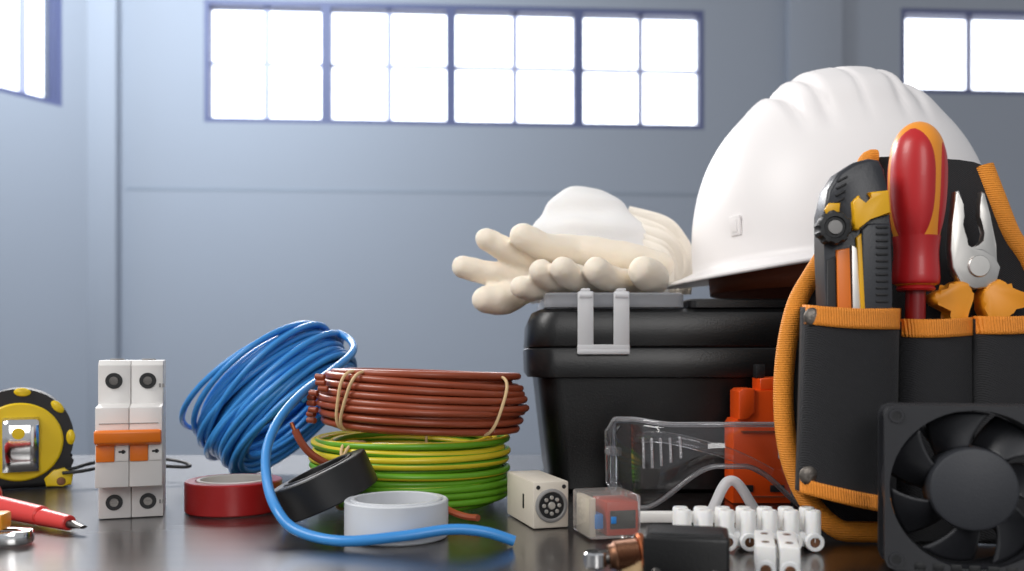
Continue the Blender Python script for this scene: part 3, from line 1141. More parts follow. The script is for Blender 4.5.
# ------------------------------------------------------------------ gloves
crease_tex = bpy.data.textures.new('knit_creases', 'CLOUDS')
crease_tex.noise_scale = 0.017
crease_tex.noise_depth = 2
def glove(label, fingers, palm, loc):
    g = bpy.data.objects.new('glove_tmp', None)
    bm = NB()
    Lc = Vector(loc)
    for pts, rads in fingers:
        capsule(bm, [W(*p) - Lc for p in pts], rads, 6, 16)
    for pts, rads in palm:
        capsule(bm, [W(*p) - Lc for p in pts], rads, 6, 18)
    bpy.data.objects.remove(g)
    o = obj('work_glove', bm, M_glove, loc=Lc + Vector((0, 0, 0.0014)), sharp=180)
    rm = o.modifiers.new('merge', 'REMESH')
    rm.mode = 'VOXEL'
    rm.voxel_size = 0.0016
    rm.use_smooth_shade = True
    sm = o.modifiers.new('soften', 'SMOOTH')
    sm.factor = 0.5
    sm.iterations = 4
    dp = o.modifiers.new('creases', 'DISPLACE')
    dp.texture = crease_tex
    dp.texture_coords = 'LOCAL'
    dp.strength = 0.0022
    dp.mid_level = 0.5
    return tag(o, label, 'glove', 'pair of work gloves')
f = 0.0094
glove('cream cotton glove on top, its fingers spread past the left edge of the toolbox',
      [([(487, 241, .675), (510, 253, .68), (548, 268, .69)], [.0088, .0095, .0102]),
       ([(523, 238, .665), (545, 248, .67), (585, 256, .685)], [.0098, .0102, .011]),
       ([(463, 269, .678), (492, 276, .682), (530, 281, .69), (560, 275, .695)], [.0088, .0092, .0098, .0105]),
       ([(486, 301, .672), (505, 300, .678), (530, 290, .69), (566, 275, .70)], [.0105, .0118, .0105, .0105])],
      [([(560, 252, .682), (600, 256, .684), (640, 262, .687), (660, 268, .69)], [.0120, .0125, .0115, .0105]),
       ([(570, 262, .695), (610, 266, .697), (650, 270, .697)], [.0130, .0120, .0110])],
      W(590, 262, .69))
glove('cream cotton glove underneath, its curled fingertips facing out over the latch',
      [([(522, 289, .640), (536, 290, .650), (562, 285, .664)], [.0086, .0092, .0085]),
       ([(541, 273, .632), (554, 281, .644), (580, 284, .662)], [.0085, .0094, .0088]),
       ([(563, 271, .624), (575, 280, .638), (600, 283, .662)], [.0088, .0097, .0088]),
       ([(596, 272, .622), (607, 280, .636), (626, 283, .662)], [.0090, .0099, .0088]),
       ([(643, 273, .628), (649, 277, .636), (654, 280, .65), (648, 282, .665)], [.0104, .0118, .0112, .0085])],
      [([(575, 286, .662), (610, 286, .664), (645, 286, .668)], [.0075, .0075, .0075]),
       ([(610, 286, .672), (648, 286, .675), (658, 286, .68)], [.0075, .0075, .0075])],
      W(600, 285, .655))

# ------------------------------------------------------------------ orange relay module
ob = thing('relay_module', 'stepped orange plastic relay module standing behind the clear goggles', 'relay', on_table((757 - 512) / F * .592, .592))
ko = .580 / F
oz = lambda py: HC - (py - HY) * ko
oxx = lambda px: (px - 757) * ko
bm = NB()
prism(bm, [(oxx(728), 0.0), (oxx(728), oz(425)), (oxx(731), oz(420)), (oxx(745), oz(420)), (oxx(745), oz(391)), (oxx(786), oz(391)), (oxx(786), 0)], -0.012, 0.012, 0.001, 2)
body = obj('housing', bm, M_orangebox, ob)
bm = NB()
prism(bm, [(oxx(733), oz(420)), (oxx(733), oz(392)), (oxx(737), oz(389)), (oxx(749), oz(389)), (oxx(749), oz(413)), (oxx(741), oz(420))], -0.014, 0.010, 0.0008, 2)
obj('clip_lever', bm, M_orangebox, ob)
bm = NB()
prism(bm, [(oxx(756), oz(391)), (oxx(756), oz(379)), (oxx(784), oz(377)), (oxx(784), oz(391))], -0.010, 0.010, 0.0008, 2)
obj('top_block', bm, M_orangebox, ob)
bm = NB()
rbox(bm, (9 * ko, 0.008, 14 * ko), (oxx(759), 0.0, oz(372)), 0.0006)
obj('terminal_pin', bm, M_blackp2, ob)
for py in (432, 497):
    bm = NB()
    rbox(bm, (44 * ko, 0.0012, 1.6 * ko), (oxx(758), -0.0122, oz(py)))
    obj('seam', bm, M_hatband, body)
for px in (741, 772):
    bm = NB()
    rbox(bm, (14 * ko, 0.002, 7 * ko), (oxx(px), -0.0118, oz(489)), 0.0004)
    obj('terminal_slot', bm, M_blackp2, body)

# ------------------------------------------------------------------ safety goggles
GX, GD = (730 - 512) / F * .535, .535
gg = thing('safety_goggles', 'clear wraparound safety goggles resting on the table in front of the toolbox', 'goggles', on_table(GX, GD))
GH = lambda py, D: HC - (py - HY) / F * D
def plan(s):
    x = 0.0665 * math.sin(s * 1.32) / math.sin(1.32)
    y = 0.052 * abs(s) ** 2.3
    return x, y
def zt(s):
    a = abs(s)
    return 0.0535 - 0.003 * a ** 2 - 0.008 * sstep(0.86, 1.0, a) + 0.003 * sstep(0.35, 0.7, a)
def zb(s):
    a = abs(s)
    v = 0.0275 - 0.027 * sstep(0.08, 0.62, a)
    return v + 0.010 * sstep(0.80, 1.0, a) + 0.0020
def gl_pt(u, v):
    s = 2 * u - 1
    x, y = plan(s)
    z0, z1 = zb(s), zt(s)
    z = z0 + (z1 - z0) * v
    return Vector((x, y + 0.006 * (v - 0.3) - 0.004 * math.sin(v * PI), z))
bm = NB()
grid(bm, gl_pt, 96, 14)
lens = solidify(obj('lens', bm, M_clear, gg, sharp=80), 0.0020, 0)
bm = NB()
edge = [gl_pt(i / 96, 1.0) for i in range(97)] + [gl_pt(1 - i / 96, 0.0) for i in range(97)]
tube(bm, edge, 0.0016, 8, closed=True)
obj('rim', bm, M_clearrim, lens, sharp=80)
bm = NB()
pts = []
for px, py in ((711, 513), (716, 502), (722, 489), (728, 481.5), (735, 481.5), (742, 489), (750, 502), (757, 514)):
    q = W(px, py, .5265)
    q.z = max(q.z, TZ + 0.0035)
    pts.append(q - Vector(gg.location))
tube(bm, spline(pts, 6), 0.0030, 10, up=(0, 1, 0), flat=1.2)
obj('nose_pad', bm, M_latch, gg, sharp=80)
for s in (-1, 1):
    bm = NB()
    for q in range(5):
        ss = s * (0.33 + q * 0.068)
        u = (ss + 1) / 2
        pts = [gl_pt(u, 0.46 + 0.05 * i) + Vector((0, -0.0016, 0)) for i in range(8)]
        tube(bm, pts, 0.0008, 6)
    obj('side_vent', bm, M_clearrim, lens, sharp=80)
    bm = NB()
    e0 = gl_pt((s + 1) / 2, 0.8)
    arm = [e0 + Vector((-s * 0.001, 0.002, 0)), e0 + Vector((-s * 0.010, -0.003, 0.001)), Vector((s * 0.035, 0.030 + 0.003 * s, 0.044)), Vector((s * -0.005, 0.026 + 0.003 * s, 0.034)), Vector((s * -0.030, 0.023 + 0.003 * s, 0.022))]
    if s > 0:
        arm = [e0 + Vector((-0.001, 0.002, 0)), e0 + Vector((-0.002, 0.008, 0.0)), e0 + Vector((-0.003, 0.0105, -0.006)), e0 + Vector((-0.004, 0.0115, -0.016))]
    tube(bm, spline(arm, 8), 0.0038, 10, up=(0, 1, 0), flat=0.3)
    obj('temple_arm', bm, M_clear if s < 0 else M_clearrim, gg, sharp=80)
    bm = NB()
    e1 = gl_pt((s * 0.97 + 1) / 2, 0.62)
    rod(bm, e1 + Vector((0, -0.003, 0)), e1 + Vector((0, 0.003, 0)), 0.003, 16)
    obj('hinge', bm, M_clearrim, gg)

# ------------------------------------------------------------------ small electrical parts
# beige socket box
sb = thing('socket_box', 'small beige plastic box with a round socket on its end, beside the toolbox', 'connector', on_table(.0116, .4945), (0, 0, R(17)))
bw, bl_, bhh = .0205, .050, .0255
bm = NB()
rbox(bm, (bw, bl_, bhh), (bw / 2, bl_ / 2, bhh / 2), 0.0010, 2)
case = obj('case', bm, M_beige, sb)
MX = Matrix.Translation((bw / 2, 0, bhh * .49)) @ Matrix.Rotation(R(90), 4, 'X')
bm = NB()
lathe(bm, [(.0072, -.0005), (.0092, -.0005), (.0092, .0012), (.0086, .0016), (.0076, .0016), (.0072, .0010), (.0072, -.0005)], 40, MX)
sk = obj('socket_ring', bm, M_grey, sb)
bm = NB()
lathe(bm, [(0, .0006), (.0072, .0006), (.0072, .0003), (0, .0003)], 40, MX)
obj('socket_face', bm, M_blackp2, sb)
for a in range(0, 360, 45):
    bm = NB()
    rod(bm, MX @ Vector((.0044 * math.cos(R(a)), .0044 * math.sin(R(a)), .0004)), MX @ Vector((.0044 * math.cos(R(a)), .0044 * math.sin(R(a)), .0014)), .0011, 12)
    obj('contact', bm, M_steel, sb)
bm = NB()
rod(bm, MX @ Vector((0, 0, .0004)), MX @ Vector((0, 0, .0015)), .0021, 16)
obj('contact', bm, M_steel, sb)
for x in (.0028, bw - .0028):
    bm = NB()
    rod(bm, (x, 0.0004, bhh - .003), (x, -.0004, bhh - .003), .0012, 12)
    obj('corner_screw', bm, M_blackp2, sb)
bm = NB()
rbox(bm, (0.0006, 0.0022, 0.008), (0.0, bl_ * 0.35, bhh * .5), 0)
obj('side_slot', bm, M_blackp2, sb)

# clear relay
cr = thing('plug_in_relay', 'clear cased relay with red and blue insides, next to the beige box', 'relay', on_table((590 - 512) / F * .466, .4625), (0, 0, R(14)))
rw, rl, rh = .0275, .030, .0222
bm = NB()
rbox(bm, (rw, rl, rh), (rw / 2, rl / 2, rh / 2 + 0.0005), 0.0012, 2)
case = obj('clear_case', bm, M_relayclear, cr)
bm = NB()
rbox(bm, (rw * 0.62, rl * 0.75, rh * .78), (rw * .64, rl * .40, rh * .48), 0.0006)
obj('coil_block', bm, M_relayred, cr)
bm = NB()
rbox(bm, (rw * 0.50, 0.0006, rh * .42), (rw * .64, rl * .40 - rl * .375 - 0.0004, rh * .46), 0)
obj('coil_label', bm, M_blackp2, cr)
bm = NB()
rbox(bm, (rw * 0.16, rl * .3, rh * .34), (rw * .20, rl * .22, rh * .42), 0.0005)
rbox(bm, (rw * 0.10, 0.0008, rh * .16), (rw * .45, rl * .40 - rl * .375 - 0.001, rh * .46), 0.0002)
obj('armature', bm, M_relayblue, cr)
bm = NB()
rbox(bm, (rw * .13, rl * .7, rh * .9), (rw * .075, rl * .45, rh * .5), 0.0004)
obj('contact_block', bm, M_beige, cr)

# white stick behind the terminal block
st = thing('plastic_stick', 'slim white plastic stick with a black tip lying behind the terminal block', 'stick', on_table((690 - 512) / F * .51, .512))
ks = .51 / F
bm = NB()
rbox(bm, (105 * ks, .007, .0058), (0, 0, .0029 + .0008), 0.0008, 2)
obj('bar', bm, M_white, st)
bm = NB()
rod(bm, (-53 * ks, 0, .0040), (-62 * ks, -0.001, .0040), .0036, 16)
rod(bm, (-62 * ks, -0.001, .0040), (-68 * ks, -0.0015, .0040), .0028, 16, .0015)
obj('tip', bm, M_blackp2, st)

# terminal blocks
def terminal_block(label, loc, rot, poles, pitch, tall=.0165, deep=.016, split=False):
    t = thing('terminal_block', label, 'terminal block', loc, rot, 'white screw terminal blocks')
    for i in range(poles):
        x = (i - (poles - 1) / 2) * pitch
        bm = NB()
        r = pitch * .44
        # barrel lying along y with two screw towers above
        lathe(bm, [(r * .55, 0), (r * .9, 0), (r, .0006), (r, deep - .0006), (r * .9, deep), (r * .55, deep), (r * .55, 0)], 24,
              Matrix.Translation((x, -deep / 2, r)) @ Matrix.Rotation(R(-90), 4, 'X'))
        if split:
            rbox(bm, (pitch * .84, deep * .97, tall * .86), (x, 0, tall * .53), 0.0008, 2)
        for s in (() if split else (-1, 1)):
            lathe(bm, [(r * .86, 0), (r * .84, tall - r - .0008), (r * .74, tall - r), (r * .5, tall - r), (r * .48, tall - r - .003), (0, tall - r - .003)], 24,
                  Matrix.Translation((x, s * deep * .25, r)))
        if i < poles - 1:
            rbox(bm, (pitch * .5, deep * .6, r * 1.5), (x + pitch / 2, 0, r * 1.2), 0.0004)
        p = obj('pole', bm, M_term, t)
        bm = NB()
        rod(bm, (x, -deep / 2 + .0006 - (.0008 if split else 0), r), (x, deep / 2 - .0006, r), r * .54, 16)
        obj('brass_tube', bm, M_brass, p)
        bm = NB()
        for s in (-1, 1):
            rod(bm, (x, s * deep * .25, tall - .0032), (x, s * deep * .25, tall - (.0004 if split else .0018)), r * .44, 14)
        obj('screw', bm, M_brass, p)
    return t
terminal_block('seven-pole white screw terminal block lying in front of the goggles', on_table((750 - 512) / F * .438, .446), (0, 0, R(-1)), 7, .0104, .0195, .018)
terminal_block('short two-pole white terminal block nearest the camera, pointing towards it', on_table((779 - 512) / F * .395, .399), (0, 0, R(-14)), 2, .0098, .0150, .038, split=True)

# limit switch
ls = thing('limit_switch', 'black limit switch with a brass plunger lying at the front edge', 'switch', on_table((684 - 512) / F * .370, .366), (0, 0, R(-12)))
lw, ld, lh = .0345, .026, .0215
bm = NB()
rbox(bm, (lw, ld, lh), (0, ld / 2, lh / 2), 0.0016, 3)
body = obj('body', bm, M_blackp, ls)
bm = NB()
rbox(bm, (lw * .86, ld * .75, .0008), (0, ld / 2, lh + .0002), 0.0003)
obj('cover_plate', bm, M_blackp2, body)
for x in (-1, 1):
    bm = NB()
    rod(bm, (x * lw * .34, .0006, lh * .3), (x * lw * .34, -.0006, lh * .3), .002, 16)
    obj('screw', bm, M_steeld, body)
p0 = Vector((-lw / 2, ld * .45, lh * .56))
dv = Vector((-0.94, -0.30, -0.10)).normalized()
bm = NB()
lathe(bm, [(0, 0), (.0078, 0), (.0084, .0006), (.0084, .0024), (.0078, .003), (0, .003)], 24, along(p0, p0 + dv))
obj('collar', bm, M_copper, ls)
bm = NB()
prof = [(0, .003)]
for i in range(9):
    z = .003 + i * .0011
    prof += [(.0060, z), (.0065, z + .00055)]
prof += [(.0052, .0135), (.0048, .0155), (0, .0155)]
lathe(bm, prof, 24, along(p0, p0 + dv))
pg = obj('threaded_barrel', bm, M_brass, ls)
bm = NB()
e = p0 + dv * .0155
rod(bm, e - dv * .001, e + dv * .004, .003, 16)
obj('plunger', bm, M_steeld, ls)
bm = NB()
c = e + dv * .0055
rod(bm, c + Vector((0, 0, -.0036)), c + Vector((0, 0, .0030)), .0050, 24)
obj('roller', bm, M_chrome, ls)
bm = NB()
rbox(bm, (.009, .011, .0105), (-lw / 2 - .0045, ld * .40, .0053), .001, 2)
obj('bracket', bm, M_tie, ls)

# ------------------------------------------------------------------ tool pouch
def PD(py):
    """depth of the pouch back panel at a row: it leans back a little"""
    return 0.4570 + (548 - py) / 391.0 * 0.048
pz = W(900, 548, PD(548))
pc_ = thing('tool_pouch', 'black fabric tool pouch with orange trim, holding a cutter, screwdriver and pliers', 'tool pouch', (pz.x, PD(548), TZ + EPS))
PL = Vector(pc_.location)
def P(px, py, off=0.0):
    return W(px, py, PD(py) + off) - PL
outline = [(868, 160), (928, 158), (985, 166), (998, 200), (1012, 235), (1032, 268), (1052, 330), (1066, 420), (1062, 500), (1030, 540), (975, 551),
           (905, 549), (862, 540), (828, 522), (804, 492), (789, 450), (784, 400), (787, 350), (797, 305), (815, 272), (838, 235), (856, 195)]
sp = spline([Vector((a, b, 0)) for a, b in outline], 4, closed=True)
bm = NB()
def PP(q, dy):
    v = P(q.x, q.y, 0.0) + Vector((0, dy, 0))
    v.z = max(v.z, 0.002)
    return v
fr = [bm.verts.new(PP(q, 0.0)) for q in sp]
bk = [bm.verts.new(PP(q, 0.004)) for q in sp]
bm.faces.new(fr)
bm.faces.new(bk[::-1])
for i in range(len(sp)):
    j = (i + 1) % len(sp)
    bm.faces.new((fr[j], fr[i], bk[i], bk[j]))
back = obj('back_panel', bm, M_fabric, pc_)
# edge binding: one length round the panel
bm = NB()
ed = [Vector((a, b, 0)) for a, b in outline[2:] + [(868, 162), (877, 159)]]
edge = [P(q.x, q.y, 0.0) + Vector((0, 0.001, 0)) for q in spline(ed, 5)]
for q in edge:
    q.z = max(q.z, 0.0055)
tube(bm, edge, 0.0053, 14, up=(0, 1, 0), flat=0.8)
obj('edge_binding', bm, M_webbing, pc_, sharp=80)

def pocket(tl_, tr_, bl2, br_, bulge, sag=5.0, power=0.35, off=-0.0035, trim=19, lower_trim=None, bot_bulge=0.8):
    """a pocket panel standing off the back panel, open at the top, with webbing along its top edge"""
    def pt(u, v):
        # v 0 = top, 1 = bottom
        xa = tl_[0] + (bl2[0] - tl_[0]) * v
        xb = tr_[0] + (br_[0] - tr_[0]) * v
        ya = tl_[1] + (bl2[1] - tl_[1]) * v
        yb = tr_[1] + (br_[1] - tr_[1]) * v
        px = xa + (xb - xa) * u
        py = ya + (yb - ya) * u + sag * math.sin(PI * u) * (1 - 0.3 * v)
        bb = bulge * (math.sin(PI * min(max(u, 0.0), 1.0)) ** power if 0 < u < 1 else 0.0) * (1 - (1 - bot_bulge) * v)
        q = P(px, py, 0)
        d = PD(py) + off - bb
        q = W(px, py, d)
        q.z = max(q.z, TZ + 0.003)
        return q - PL
    bm = NB()
    grid(bm, pt, 40, 30)
    pk = obj('pocket', bm, M_fabric, pc_, sharp=80)
    solidify(pk, 0.0015, 1)
    hv = trim / (abs(bl2[1] - tl_[1]))
    bm = NB()
    def tp_(u, v):
        q = pt(u, -0.012 + v * hv * 1.0)
        return q + Vector((0, -0.0016, 0))
    grid(bm, tp_, 40, 5)
    s = solidify(obj('trim', bm, M_webbingx, pk, sharp=80), 0.0022, 0)
    if lower_trim:
        bm = NB()
        grid(bm, lambda u, v: pt(u, lower_trim[0] + (lower_trim[1] - lower_trim[0]) * v) + Vector((0, -0.0016, 0)), 40, 4)
        solidify(obj('trim', bm, M_webbingx, pk, sharp=80), 0.0020, 0)
    return pt, pk
# right and middle pockets first, then the big one at the left
pocket((899, 322), (971, 320), (896, 556), (973, 556), 0.020, sag=1.5, power=0.22, trim=18, bot_bulge=0.55)
pocket((972, 319), (1056, 316), (974, 556), (1066, 540), 0.022, sag=2, power=0.22, trim=18, bot_bulge=0.55)
pt1, pk1 = pocket((803, 307), (898, 311), (798, 490), (894, 512), 0.033, sag=2, power=0.12, trim=19, lower_trim=(0.93, 1.01), bot_bulge=0.7)
for uu, vv in ((0.085, 0.05), (0.085, 0.905)):
    bm = NB()
    c = pt1(uu, vv) + Vector((0, -0.0022, 0))
    lathe(bm, [(0, -0.003), (.0025, -0.003), (.0025, 0.0), (.0044, 0.0), (.0046, .0008), (.0040, .0014), (.002, .0018), (0, .0019)], 24, Matrix.Translation(c) @ Matrix.Rotation(R(90), 4, 'X'))
    obj('rivet', bm, M_rivet, pc_)

# ------------------------------------------------------------------ utility knife in the left pocket
KD = 0.4645
kk = KD / F
kn = thing('utility_knife', 'black and yellow utility knife with a round wheel, in the left pouch pocket', 'knife', W(851, 380, KD))
KL = Vector(kn.location)
kx = lambda px: (px - 852) * kk
kz = lambda py: (380 - py) * kk
def kprism(pts, y0, y1, bev, m, name, parent=kn, per=1, closed=True):
    bm = NB()
    if per > 1:
        pts = [(q.x, q.y) for q in spline([Vector((a, b, 0)) for a, b in pts], per, closed=True)]
    prism(bm, [(kx(a), kz(b)) for a, b in pts], y0, y1, bev, 3)
    return obj(name, bm, m, parent, sharp=50)
body = kprism([(823, 350), (822, 300), (820, 250), (820, 215), (824, 192), (835, 175), (850, 165), (865, 161), (875, 163), (880, 172), (883, 195), (885, 230), (886, 300), (886, 350)],
              -0.0075, 0.0075, 0.0022, M_knife, 'body')
kprism([(855, 350), (855, 232), (862, 226), (884, 226), (885, 300), (884, 350)], -0.0100, -0.0070, 0.0012, M_knife, 'grip', kn)
bm = NB()
for q in range(14):
    py = 230 + q * 6.6
    rbox(bm, (12 * kk, 0.0010, 2.6 * kk), (kx(875), -0.0102, kz(py)), 0.0004)
obj('grip_rib', bm, M_rubber, kn)
kprism([(847, 217), (846, 205), (852, 199), (858, 209), (866, 201), (862, 196), (881, 194), (883, 217), (862, 221), (852, 233), (847, 232)],
       -0.0112, -0.0068, 0.0008, M_yellow2, 'yellow_collar')
kprism([(820, 212), (824, 206), (835, 206), (834, 215), (822, 217)], -0.0095, -0.0068, 0.0006, M_yellow2, 'yellow_collar')
kprism([(833, 350), (831, 252), (844, 250), (847, 350)], -0.0098, -0.0072, 0.0009, M_orange, 'slider_bar')
kprism([(847.5, 350), (846, 247), (854, 252), (860, 350)], -0.0092, -0.0074, 0.0003, M_steel, 'blade')
kprism([(823, 350), (822, 262), (830, 258), (832, 350)], -0.0092, -0.0072, 0.0006, M_rubber, 'slide_rail')
kprism([(857, 350), (852, 262), (850, 240), (855, 236), (861, 350)], -0.0102, -0.0076, 0.0006, M_yellow2, 'yellow_rail')
bm = NB()
for q in range(4):
    kq = 176 + q * 7
    rbox(bm, (11 * kk, 0.0012, 2.0 * kk), (0, 0, 0), 0.0003, 2, Matrix.Translation((kx(838 - q * 1.0), -0.0078, kz(kq + 6))) @ Matrix.Rotation(R(-28), 4, 'Y'))
obj('thumb_rib', bm, M_rubber, kn)
# wheel knob with scalloped edge
bm = NB()
wc = Vector((kx(826.5), 0, kz(231)))
def wheel_ring(r, y, sc_=1.0):
    return [Vector((wc.x + (r + (0.0007 * sc_ if (i // 3) % 2 else 0)) * math.cos(2 * PI * i / 60), y, wc.z + (r + (0.0007 * sc_ if (i // 3) % 2 else 0)) * math.sin(2 * PI * i / 60))) for i in range(60)]
loft(bm, [wheel_ring(.0078, -.0072), wheel_ring(.0080, -.0128), wheel_ring(.0072, -.0142), wheel_ring(.0055, -.0144, 0), wheel_ring(.0050, -.0136, 0)])
wh = obj('wheel', bm, M_blackp2, kn)
bm = NB()
lathe(bm, [(0, 0), (.0036, 0), (.0034, .0012), (0, .0014)], 24, Matrix.Translation((wc.x, -.0135, wc.z)) @ Matrix.Rotation(R(90), 4, 'X'))
obj('wheel_cap', bm, M_grey, wh)

# ------------------------------------------------------------------ screwdriver in the pouch
SD = 0.4725
ks = SD / F
sdp = thing('screwdriver', 'red and amber handled screwdriver upright in the middle pouch pocket', 'screwdriver', W(914, 400, SD), (0, R(0.8), 0))
sz = lambda py: (400 - py) * ks
hp = [(286, 17), (284, 20.5), (279, 21.5), (270, 21), (255, 20), (240, 21), (225, 23.5), (205, 26), (180, 27), (160, 26.4), (145, 24), (134, 19), (127, 13), (123, 6), (122, 0)]
pr = [(p.y * ks, sz(p.x)) for p in spline([Vector((a, b, 0)) for a, b in hp], 5)]
pr[-1] = (0, pr[-1][1])
bm = NB()
lathe(bm, [(0, pr[0][1])] + [(max(r, 1e-5), z) for r, z in pr[:-1]] + [pr[-1]], 56)
hnd = obj('handle', bm, M_amber, sdp, sharp=70)
# red grip shells: a long panel on the near-left side and one behind, joined by the red lower neck
def redshell(center, half, zlo, zhi, name):
    bm = NB()
    def pt(u, v):
        z = zlo + (zhi - zlo) * v
        # width narrows round both ends
        t = 2 * v - 1
        wdt = half * max(0.02, (1 - abs(t) ** 3.2)) ** 0.5
        a = center + (2 * u - 1) * wdt
        r = 0.0
        for (r0, z0), (r1, z1) in zip(pr, pr[1:]):
            if z0 <= z <= z1 + 1e-9:
                r = r0 + (r1 - r0) * ((z - z0) / max(z1 - z0, 1e-9))
                break
        rr = r + 0.0007 * (1 - abs(2 * u - 1) ** 4) * (1 - abs(t) ** 6) + 0.00005
        return Vector((rr * math.cos(a), rr * math.sin(a), z))
    grid(bm, pt, 26, 40)
    return obj(name, bm, M_red, hnd, sharp=80)
redshell(R(232), R(52), sz(246), sz(132), 'grip')
redshell(R(315), R(17), sz(238), sz(146), 'grip')
redshell(R(52), R(52), sz(246), sz(132), 'grip')
redshell(R(135), R(17), sz(238), sz(146), 'grip')
bm = NB()
neck = [(r + 0.0005, z) for r, z in pr if sz(285) <= z <= sz(236)]
lathe(bm, neck, 56)
def wavy(o):
    return o
obj('neck', bm, M_red, hnd, sharp=70)
bm = NB()
rod(bm, (0, 0, sz(360)), (0, 0, sz(285)), 9.5 * ks, 24)
obj('shaft_sleeve', bm, mat('dark_red_sleeve', '#8f1418', 0.36), sdp)
bm = NB()
lathe(bm, [(0, sz(291)), (17 * ks, sz(291)), (18.5 * ks, sz(289)), (17 * ks, sz(286)), (0, sz(286))], 32)
obj('guard', bm, M_red, sdp)

# ------------------------------------------------------------------ pliers in the pouch
JD = 0.4742
kj = JD / F
pp_ = thing('pliers', 'combination pliers with steel jaws and orange handles in the right pouch pocket', 'pliers', W(972, 330, JD))
jx = lambda px: (px - 972) * kj
jz = lambda py: (330 - py) * kj
def jprism(pts, y0, y1, bev, m, name, per=1):
    bm = NB()
    if per > 1:
        pts = [(q.x, q.y) for q in spline([Vector((a, b, 0)) for a, b in pts], per, closed=True)]
    prism(bm, [(jx(a), jz(b)) for a, b in pts], y0, y1, bev, 2)
    return obj(name, bm, m, pp_, sharp=45)
jprism([(951, 193), (955, 192), (959, 206), (961, 218), (957, 226), (959, 234), (964, 240), (962, 247), (968, 251), (978, 250), (990, 257), (996, 268), (993, 280), (986, 288),
        (970, 290), (956, 284), (948, 268), (946, 250), (948, 225)], -0.0048, 0.0005, 0.0008, M_steel, 'jaw')
jprism([(982, 191), (986, 193), (991, 215), (997, 245), (999, 268), (996, 281), (984, 289), (966, 286), (955, 277), (952, 262), (958, 252), (972, 250), (981, 246), (983, 240), (987, 233),
        (985, 225), (980, 218), (981, 205)], 0.0007, 0.0052, 0.0008, M_steel, 'jaw')
bm = NB()
lathe(bm, [(0, 0), (11 * kj, 0), (11 * kj, .0006), (10 * kj, .0012), (0, .0013)], 32, Matrix.Translation((jx(974), -0.0048, jz(267))) @ Matrix.Rotation(R(90), 4, 'X'))
obj('pivot', bm, M_steel, pp_)
def handle_poly(pts, y0, y1):
    return jprism(pts, y0, y1, 0.0022, M_orangeh, 'handle', 4)
handle_poly([(962, 284), (968, 290), (968, 300), (963, 316), (960, 336), (944, 336), (943, 326), (949, 315), (941, 309), (931, 304), (928, 298), (934, 292), (946, 288), (952, 282)], -0.0055, 0.0052)
handle_poly([(980, 290), (988, 283), (996, 280), (1004, 287), (1018, 293), (1030, 296), (1032, 303), (1018, 308), (1004, 312), (999, 322), (1001, 336), (985, 336), (984, 320), (978, 305)], -0.0055, 0.0052)

# ------------------------------------------------------------------ cooling fan
FS = 0.0728
FDp = 0.3925
fn = thing('cooling_fan', 'square black cooling fan with curved blades, standing in front of the tool pouch', 'fan', on_table((975 - 512) / F * FDp, FDp), (0, 0, R(-14)))
h2 = FS / 2
rb = h2 * 0.945
NR = 96
def sq(r, a, cr=0.0045):
    # point on the rounded square outline in direction a
    c, s = math.cos(a), math.sin(a)
    m = max(abs(c), abs(s))
    x, z = r * c / m, r * s / m
    lim = r - cr
    if abs(x) > lim and abs(z) > lim:
        dx, dz = abs(x) - lim, abs(z) - lim
        l = math.hypot(dx, dz)
        x, z = math.copysign(lim + dx / l * cr, x), math.copysign(lim + dz / l * cr, z)
    return x, z
dep = 0.0215
def frame_plate(bm, ya, yb, bore):
    A, B, Cc, Dd = [], [], [], []
    for i in range(NR):
        a = 2 * PI * i / NR + PI / 4
        ox, oz_ = sq(h2, a)
        ix, iz = bore * math.cos(a), bore * math.sin(a)
        A.append(bm.verts.new((ox, ya, oz_ + h2)))
        B.append(bm.verts.new((ix, ya, iz + h2)))
        Cc.append(bm.verts.new((ix, yb, iz + h2)))
        Dd.append(bm.verts.new((ox, yb, oz_ + h2)))
    for i in range(NR):
        j = (i + 1) % NR
        bm.faces.new((A[i], A[j], B[j], B[i]))
        bm.faces.new((B[i], B[j], Cc[j], Cc[i]))
        bm.faces.new((Cc[i], Cc[j], Dd[j], Dd[i]))
        bm.faces.new((Dd[i], Dd[j], A[j], A[i]))
bm = NB()
frame_plate(bm, 0.0, 0.0035, rb)
frame_plate(bm, dep - 0.0035, dep, rb)
ringprof = [(rb, 0.001), (rb + 0.0012, 0.001), (rb + 0.0012, dep - 0.001), (rb, dep - 0.001), (rb, 0.001)]
lathe(bm, ringprof, NR, Matrix.Translation((0, 0, h2)) @ Matrix.Rotation(R(-90), 4, 'X'))
frm = obj('frame', bm, M_fan, fn)
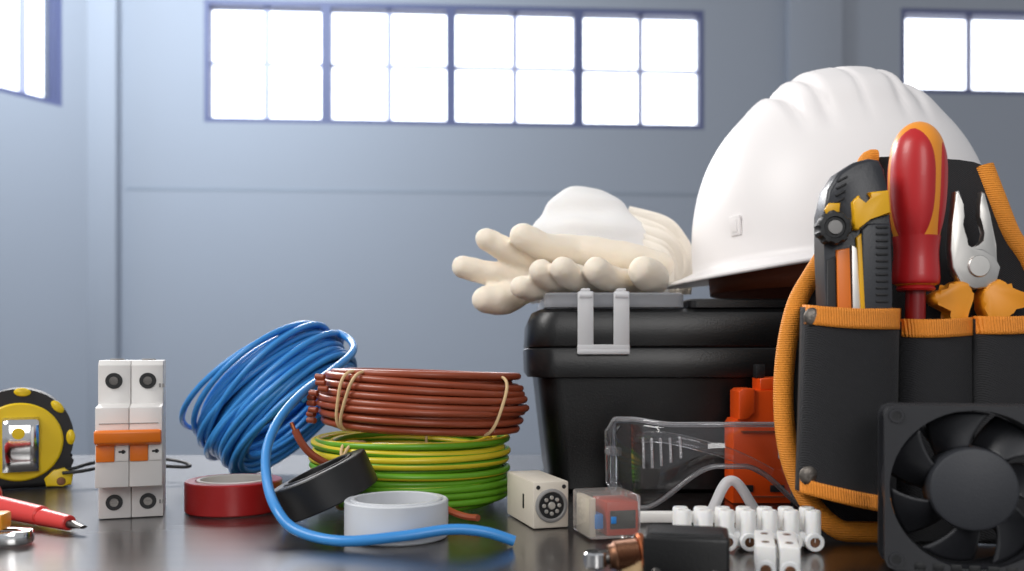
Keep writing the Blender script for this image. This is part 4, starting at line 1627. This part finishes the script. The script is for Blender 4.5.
for sx in (-1, 1):
    for sz_ in (-1, 1):
        bm = NB()
        c = Vector((sx * (h2 - .0048), 0, h2 + sz_ * (h2 - .0048)))
        lathe(bm, [(.0020, .0008), (.0031, .0008), (.0033, .0002), (.0033, -.0205), (.0020, -.0205), (.0020, .0008)], 20, Matrix.Translation(c) @ Matrix.Rotation(R(90), 4, 'X'))
        ms = obj('mount_boss', bm, M_fan, frm)
        bm = NB()
        lathe(bm, [(0, .0003), (.0020, .0003), (.0020, -.002), (0, -.002)], 16, Matrix.Translation(c) @ Matrix.Rotation(R(90), 4, 'X'))
        obj('mount_hole', bm, M_blackp2, ms)
# struts at the back holding the motor
for a in (35, 125, 215, 305):
    bm = NB()
    p0 = Vector((math.cos(R(a)) * .012, dep - .0022, h2 + math.sin(R(a)) * .012))
    p1 = Vector((math.cos(R(a)) * (rb + .0004), dep - .0022, h2 + math.sin(R(a)) * (rb + .0004)))
    tube(bm, [p0, p1], 0.0016, 8)
    obj('strut', bm, M_fan, fn)
bm = NB()
rh_ = 0.0182
lathe(bm, [(0, .0012), (rh_ - .0018, .0010), (rh_ - .0006, .0004), (rh_, -.001), (rh_, -.017), (0, -.017)], 56, Matrix.Translation((0, .0015, h2)) @ Matrix.Rotation(R(90), 4, 'X'))
rot_ = obj('rotor', bm, M_fanhub, fn)
for q in range(7):
    bm = NB()
    a0 = R(12 + q * 360 / 7)
    def bp(u, v):
        r = rh_ * 0.97 + (rb - .0010 - rh_ * 0.97) * v
        half = R(19 + 2 * v)
        sweep = R(-16) * v
        a = a0 + sweep + (2 * u - 1) * half
        y = 0.0045 + 0.012 * u - 0.0018 * math.sin(u * PI)
        return Vector((r * math.cos(a), y, h2 + r * math.sin(a)))
    grid(bm, bp, 12, 10)
    solidify(obj('blade', bm, M_fan, rot_, sharp=80), 0.0011, 0)
bm = NB()
for q in range(7):
    rbox(bm, (.0045, .0006, .0030), (-.022 + q * .0073, -.0002, .0024), .0003)
obj('air_slot', bm, M_blackp2, frm)
